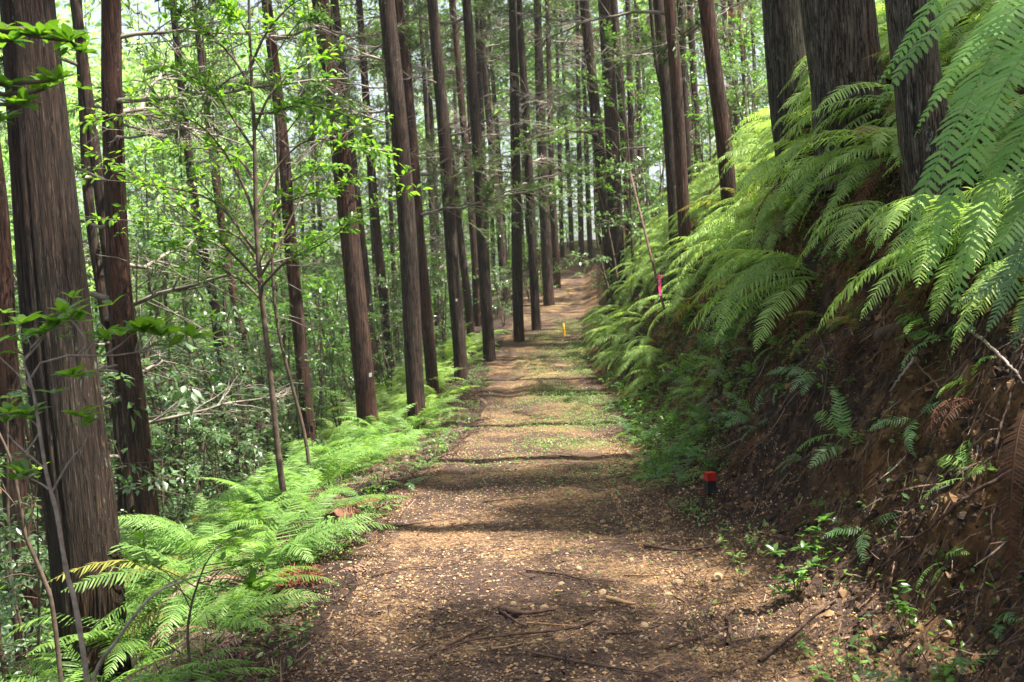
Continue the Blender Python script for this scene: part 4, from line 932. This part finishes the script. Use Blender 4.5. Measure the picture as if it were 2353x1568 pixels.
stick('fallen_stick', 'long dark stick running lower left from below the thick short one', [(1368,1432),(1300,1455),(1180,1466),(1080,1480),(985,1515)], .007)
stick('fallen_stick', 'thin orange stick touching the right end of the thick short one', [(1210,1440),(1290,1446),(1340,1448)], .005, 'stick_pale')
stick('fallen_stick', 'short forked bark piece across the left end of the thick stick', [(1152,1412),(1190,1440),(1212,1448)], .008)
stick('fallen_stick', 'dark stick pointing to the lower left edge of the path', [(1110,1450),(1040,1490),(960,1530)], .006)
stick('fallen_stick', 'long dark stick crossing toward the bank at right, nearest the camera', [(1745,1530),(1830,1460),(1890,1410),(1920,1390)], .009)
stick('fallen_stick', 'dark twig lying level at centre right of the near path', [(1210,1316),(1290,1325),(1340,1338),(1440,1345)], .006)
stick('fallen_stick', 'curved dark twig below the red-topped marker', [(1480,1260),(1560,1272),(1640,1262),(1700,1240)], .008)
stick('fallen_stick', 'short pale broken branch on the right half of the near path', [(1395,1382),(1440,1394),(1462,1398)], .012, 'stick_pale')
stick('fallen_stick', 'curled brown bark strip near the right path edge', [(1672,1490),(1678,1450),(1670,1425),(1690,1410)], .009)
stick('fallen_stick', 'thin stick lying diagonal on the right path half', [(1530,1500),(1620,1470),(1700,1440)], .006)
stick('fallen_stick', 'dark arcing twig at the bottom edge of the photo', [(1220,1510),(1330,1530),(1430,1545),(1530,1562)], .006)
stick('fallen_stick', 'short orange splinter near the bottom of the path', [(1130,1500),(1170,1494),(1198,1486)], .006, 'stick_pale')
stick('fallen_stick', 'twig at the left path margin below the rotten log', [(855,1330),(930,1312),(1010,1306)], .006)
stick('fallen_stick', 'dark twig across the far end of the first sunny patch', [(905,1215),(980,1206),(1040,1196)], .005)
stick('fallen_stick', 'thin twig right of the brown leaf on the path', [(1110,1158),(1200,1150),(1260,1146)], .006)
for k in range(40):
    y = 2.9+9*random.random()**1.3; x = float(tab(XC, y))+random.uniform(-.95, 1.25); a = random.uniform(-.7, .7)+(math.pi if random.random() < .5 else 0); L = random.uniform(.12, .45)
    q = [Vector((x+math.cos(a+.3*s)*L*s, y+math.sin(a+.3*s)*L*s, 0)) for s in (0, .35, .7, 1)]
    for p in q: p.z = surf(p.x, p.y)+.008
    b = q[0].copy(); mb = MB(); mb.add(*tube(spline([p-b for p in q], 12), np.linspace(.004, .0018, 12), 5))
    u, v = proj(b); side = 'left' if x < float(tab(XC, y))-.3 else 'right' if x > float(tab(XC, y))+.3 else 'middle'
    o = link('fallen_twig', mb.mesh('fallen_twig', M['stick']), None, b); o['_p'] = 1; del o['_p']
    TW = globals().setdefault('TW', []); TW.append((o, 'thin dark twig, path %s, %s' % (side, 'nearest the camera' if y < 3.8 else 'beside the crossed sticks' if y < 4.8 else 'before the sunny patch' if y < 6.5 else 'level with the rotten log' if y < 8.5 else 'beyond the rotten log')))
autolabel(TW, 'twig', 'thin twigs lying on the path')

def stone_mesh(seed):
    r = np.random.default_rng(seed); import bmesh
    bm = bmesh.new(); bmesh.ops.create_icosphere(bm, subdivisions=2, radius=1)
    for v in bm.verts:
        n_ = noise.noise(v.co*1.3+Vector((seed*3.1, 0, 0))); v.co *= 1+.35*n_; v.co.z *= .6; v.co.y *= .8
    me = bpy.data.meshes.new('stone'); bm.to_mesh(me); bm.free(); me.materials.append(M['stone']); return me
ST = [stone_mesh(k) for k in range(5)]; items = []
for u, v, s in [(1385,1365,.028),(1330,1310,.022),(1450,1290,.02),(1650,1330,.035),(1560,1345,.03),(1535,1370,.022),(1290,1345,.02),(1120,1240,.02),(1010,1450,.018),(920,1330,.018),(1500,1250,.02),(1020,1385,.016),(880,1475,.02),(1400,1480,.02),(1480,1440,.025),(940,1590,.02),(1250,1400,.022),(1610,1500,.02),(1700,1350,.025),(820,1475,.016),(1385,1200,.02),(1530,1180,.02),(1620,1100,.04),(1180,1392,.02),(1355,1395,.018),(1560,1490,.022),(1735,1240,.02),(1460,1220,.022),(1650,1250,.02)]:
    p = ground_hit(u, v); o = link('stone', random.choice(ST), None, (p.x, p.y, surf(p.x, p.y)+s*.15), (0, 0, random.uniform(0, 6)), s)
    items.append((o, '%s tan stone on the path %s' % ('fist sized' if s >= .03 else 'small', 'near the bottom edge' if v > 1420 else 'level with the thick stick' if v > 1300 else 'in the sunny middle part')))
autolabel(items, 'stone', 'loose stones on the path')

# rotten log at the left path edge
def lump(mb, c, r, seed, sx=(1, 1, 1), seg=20):
    a = np.linspace(0, 2*math.pi, seg, endpoint=False)
def log_(label, p0, p1, r, mat='rotten', name='rotten_log'):
    a = ground_hit(*p0); b = ground_hit(*p1); a.z = surf(a.x, a.y)+r*.5; b.z = surf(b.x, b.y)+r*.5
    n = 20; seg = 18; c = np.linspace(np.zeros(3), np.array(b-a), n); V, F = tube(c, np.linspace(r, r*.8, n), seg); V = V.reshape(n, seg, 3)
    for i in range(n):
        for j in range(seg):
            k = 1+.35*noise.noise((j*.9, i*.15, 3))+.2*noise.noise((j*2.5, i*.3, 8)); V[i, j] = c[i]+(V[i, j]-c[i])*k
    V = V.reshape(-1, 3); mb = MB(); mb.add(V, F)
    for e, s in ((0, 1), (n-1, -1)):
        mb.add(c[e:e+1], np.zeros((0, 3), int)); k = mb.n-1
        mb.add(np.zeros((0, 3)), np.array([(k, e*seg+j, e*seg+(j+1) % seg) for j in range(seg)])-mb.n)
    return tag(link(name, mb.mesh(name, M[mat]), None, a), label, 'log')
log_('rotten reddish brown log at the left path edge before the ferns', (765,1215), (862,1165), .07)
log_('split reddish slab of wood below the rotten log', (800,1215), (862,1185), .025)
log_('thin mossy branch lying along the upper dark bank at right', (2020,780), (2330,690), .035, 'twig')

# rust coloured clumps of dead fern roots at left edge
for (u, v, s, lab) in [(672,1352,.11,'rust red clump of fern roots at the left path edge'), (715,1340,.08,'smaller rust red root clump right of the first clump'), (790,1225,.06,'rust tinged root lump beside the rotten log')]:
    p = ground_hit(u, v); mb = MB(); n = 420; q = rdir(n)*[1, 1, .9]; scatter(mb, strip, q*s*.55, rdir(n)+[0, 0, -.4], rdir(n), s*.55)
    tag(link('root_clump', mb.mesh('root_clump', M['stem_rust']), None, (p.x, p.y, surf(p.x, p.y)+s*.5)), lab, 'root clump')
# exposed roots and vines on the bank
def wire(name, label, pts, r, mat, cat):
    w_ = [P(*q) for q in pts]; b = w_[0].copy(); mb = MB(); c = spline([p-b for p in w_], 8*len(pts)); mb.add(*tube(c, np.linspace(r, r*.5, len(c)), 6)); return tag(link(name, mb.mesh(name, M[mat]), None, b), label, cat)
def bank_pt(u, v, off=.02):
    d = (P(u, v, 1)-CAM); t = 1.5
    while t < 40:
        p = CAM+d*t
        if p.z < g1(p.x, p.y): break
        t += .02
    return t*1.0, p
def root_(label, px, r, mat='twig', name='exposed_root'):
    pts = []
    for u, v in px: t, p = bank_pt(u, v); p = CAM+(p-CAM)*(1-.03/max(.5, t)*3); pts.append(p)
    b = pts[0].copy(); mb = MB(); c = spline([p-b for p in pts], 8*len(pts)); c += rng.normal(0, r*.25, c.shape); mb.add(*tube(c, np.linspace(r, r*.4, len(c)), 6))
    return tag(link(name, mb.mesh(name, M[mat]), None, b), label, 'root', 'roots hanging on the dark bank')
items = []
for u, v in [(2240,880),(2110,965),(2230,1100),(2000,1220),(1890,1190),(1745,985),(1620,960),(1560,960),(1790,800),(1815,880),(2300,1450),(1930,1000),(1850,1060),(1680,880),(1590,860),(2180,1290),(1960,740)]:
    t, p = bank_pt(u, v); o = link('small_fern', random.choice(SF), None, p, (random.uniform(-.3, .3), random.uniform(-1.0, -.5), random.uniform(-.5, .5)), random.uniform(.55, 1.0))
    items.append((o, 'small fern sprouting from the dark bank face, %s part' % ('upper' if v < 900 else 'middle' if v < 1050 else 'lower')))
autolabel(items, 'fern', 'small ferns on the dark bank face')
root_('pale crooked root on the orange soil of the bank', [(2100,822),(2060,880),(2045,900)], .008, 'grey_stem')
root_('long grey root descending to the right edge of the bank', [(2230,760),(2280,800),(2330,850),(2350,880)], .009, 'grey_stem')
root_('thin dark root arching over the orange soil', [(2060,790),(2120,850),(2160,900),(2150,960)], .006)
root_('dark stick leaning down the bank toward the path', [(2330,1080),(2200,1160),(2080,1260),(1990,1330)], .009, 'stick')
root_('fine root under the drooping fronds at mid bank', [(1880,760),(1900,840),(1890,930)], .007)


# marker posts, stake, pole with ribbon, tags
def post(label, u, v, w_, h, sec, cat='marker post', D=None):
    """square post, sections from top: (height share, material, name)"""
    p = ground_hit(u, v); z = surf(p.x, p.y); root = empty('marker_post', (p.x, p.y, z)); top = h
    import bmesh
    for share, mat, nm in sec:
        b = top-h*share; bm = bmesh.new(); bmesh.ops.create_cube(bm, size=1)
        wk = w_*(1.04 if nm == 'cap' else 1.0)
        for q in bm.verts: q.co = Vector((q.co.x*wk, q.co.y*wk, (top+b)/2+q.co.z*(top-b-.001)))
        bmesh.ops.bevel(bm, geom=bm.edges[:], offset=w_*.035, segments=2, affect='EDGES')
        me = bpy.data.meshes.new(nm); bm.to_mesh(me); bm.free(); me.materials.append(M[mat]); link(nm, me, root, rot=(0, 0, .25)); top = b
    return tag(root, label, cat)
post('square black marker post with a bright red top at the bank foot', 1633, 1137, .060, .135, [(.40,'red','cap'),(.60,'black','shaft')])
post('short rusty brown wooden peg beside the red-topped marker', 1614, 1172, .028, .14, [(.3,'rotten','cap'),(.7,'twig','shaft')], 'peg')
def rod(name, label, a, b, r, mat, cat, parts=()):
    root = empty(name, a); mb = MB(); V, F = tube([(0, 0, 0), (b-a)*.5, (b-a)], [r, r, r*.95], 8); mb.add(V, F)
    n = 8; mb.add([tuple(b-a)], np.zeros((0, 3), int)); mb.add(np.zeros((0, 3)), np.array([(24, 16+j, 16+(j+1) % 8) for j in range(8)])-mb.n)
    link('shaft', mb.mesh('shaft', M[mat], True), root); return tag(root, label, cat)
p = ground_hit(1297, 772); p.z = surf(p.x, p.y)-.02; q = p+Vector((-.01, 0, .30+.02))
st_ = rod('marker_stake', 'thin yellow stake standing upright on the far green part of the path', p, q, .026, 'yellow', 'stake')
# pole leaning out of the ferns with pink ribbon
a = P(1521, 690, 9.2); b = P(1448, 395, 10.2)
pole = rod('leaning_pole', 'thin brown pole leaning left out of the ferns on the bank', a-(b-a)*.06, b, .012, 'stick', 'pole')
rb = MB(); c = [P(1512, 632, 9.15), P(1518, 645, 9.12), P(1516, 662, 9.1), P(1518, 680, 9.08)]; b0 = c[0].copy(); vs = []
for k, p_ in enumerate(c): w_ = [.008, .013, .012, .009][k]; vs += [p_-b0+Vector((-w_, 0, 0)), p_-b0+Vector((w_, .01, 0))]
vs = np.array([tuple(v) for v in vs]); vs = np.vstack([vs, vs+[0, .004, 0]])
rb.add(vs, [(2*k, 2*k+1, 2*k+3, 2*k+2) for k in range(3)]+[(8+2*k, 10+2*k, 11+2*k, 9+2*k) for k in range(3)])
knot = tube([P(1508, 640, 9.18)-b0, P(1513, 633, 9.1)-b0, P(1524, 634, 9.1)-b0, P(1520, 640, 9.2)-b0], .006, 6); rb.add(*knot)
tag(link('ribbon', rb.mesh('ribbon', M['pink']), None, b0), 'bright pink ribbon tied round the leaning pole', 'ribbon')
def tagcard(label, u, v, D, s=.05):
    import bmesh
    bm = bmesh.new(); bmesh.ops.create_cube(bm, size=1)
    for q in bm.verts: q.co = Vector((q.co.x*s, q.co.y*.006, q.co.z*s*1.3))
    bmesh.ops.bevel(bm, geom=bm.edges[:], offset=.002, segments=1, affect='EDGES')
    me = bpy.data.meshes.new('tree_tag'); bm.to_mesh(me); bm.free(); me.materials.append(M['white']); tag(link('tree_tag', me, None, P(u, v, D), (.1, .1, .5)), label, 'tag')
tagcard('white tag on the right side of the stout reddish trunk', 851, 862, 14.82, .045)
tagcard('small white tag on the trunk nearest the path on its left', 1131, 657, 20.3, .045)
tagcard('faint white tag on the trunk above the leaf heap', 1049, 690, 18.3, .035)

# ------------------------------------------------------------------ air
import bmesh
HAZE = 0.0007
if HAZE:
    bm = bmesh.new(); bmesh.ops.create_cube(bm, size=1)
    for q in bm.verts: q.co = Vector((-20+q.co.x*170, 70+q.co.y*200, 12+q.co.z*80))
    me = bpy.data.meshes.new('haze'); bm.to_mesh(me); bm.free()
    m = bpy.data.materials.new('haze_air'); m.use_nodes = True; t = m.node_tree; t.nodes.clear()
    out = t.nodes.new('ShaderNodeOutputMaterial'); pv = t.nodes.new('ShaderNodeVolumePrincipled'); pv.inputs['Color'].default_value = (.92, .95, .90, 1)
    pv.inputs['Density'].default_value = HAZE; pv.inputs['Anisotropy'].default_value = .3; t.links.new(pv.outputs[0], out.inputs['Volume']); me.materials.append(m)
    tag(link('haze', me), 'thin pale air between the trees', 'haze', kind='stuff')
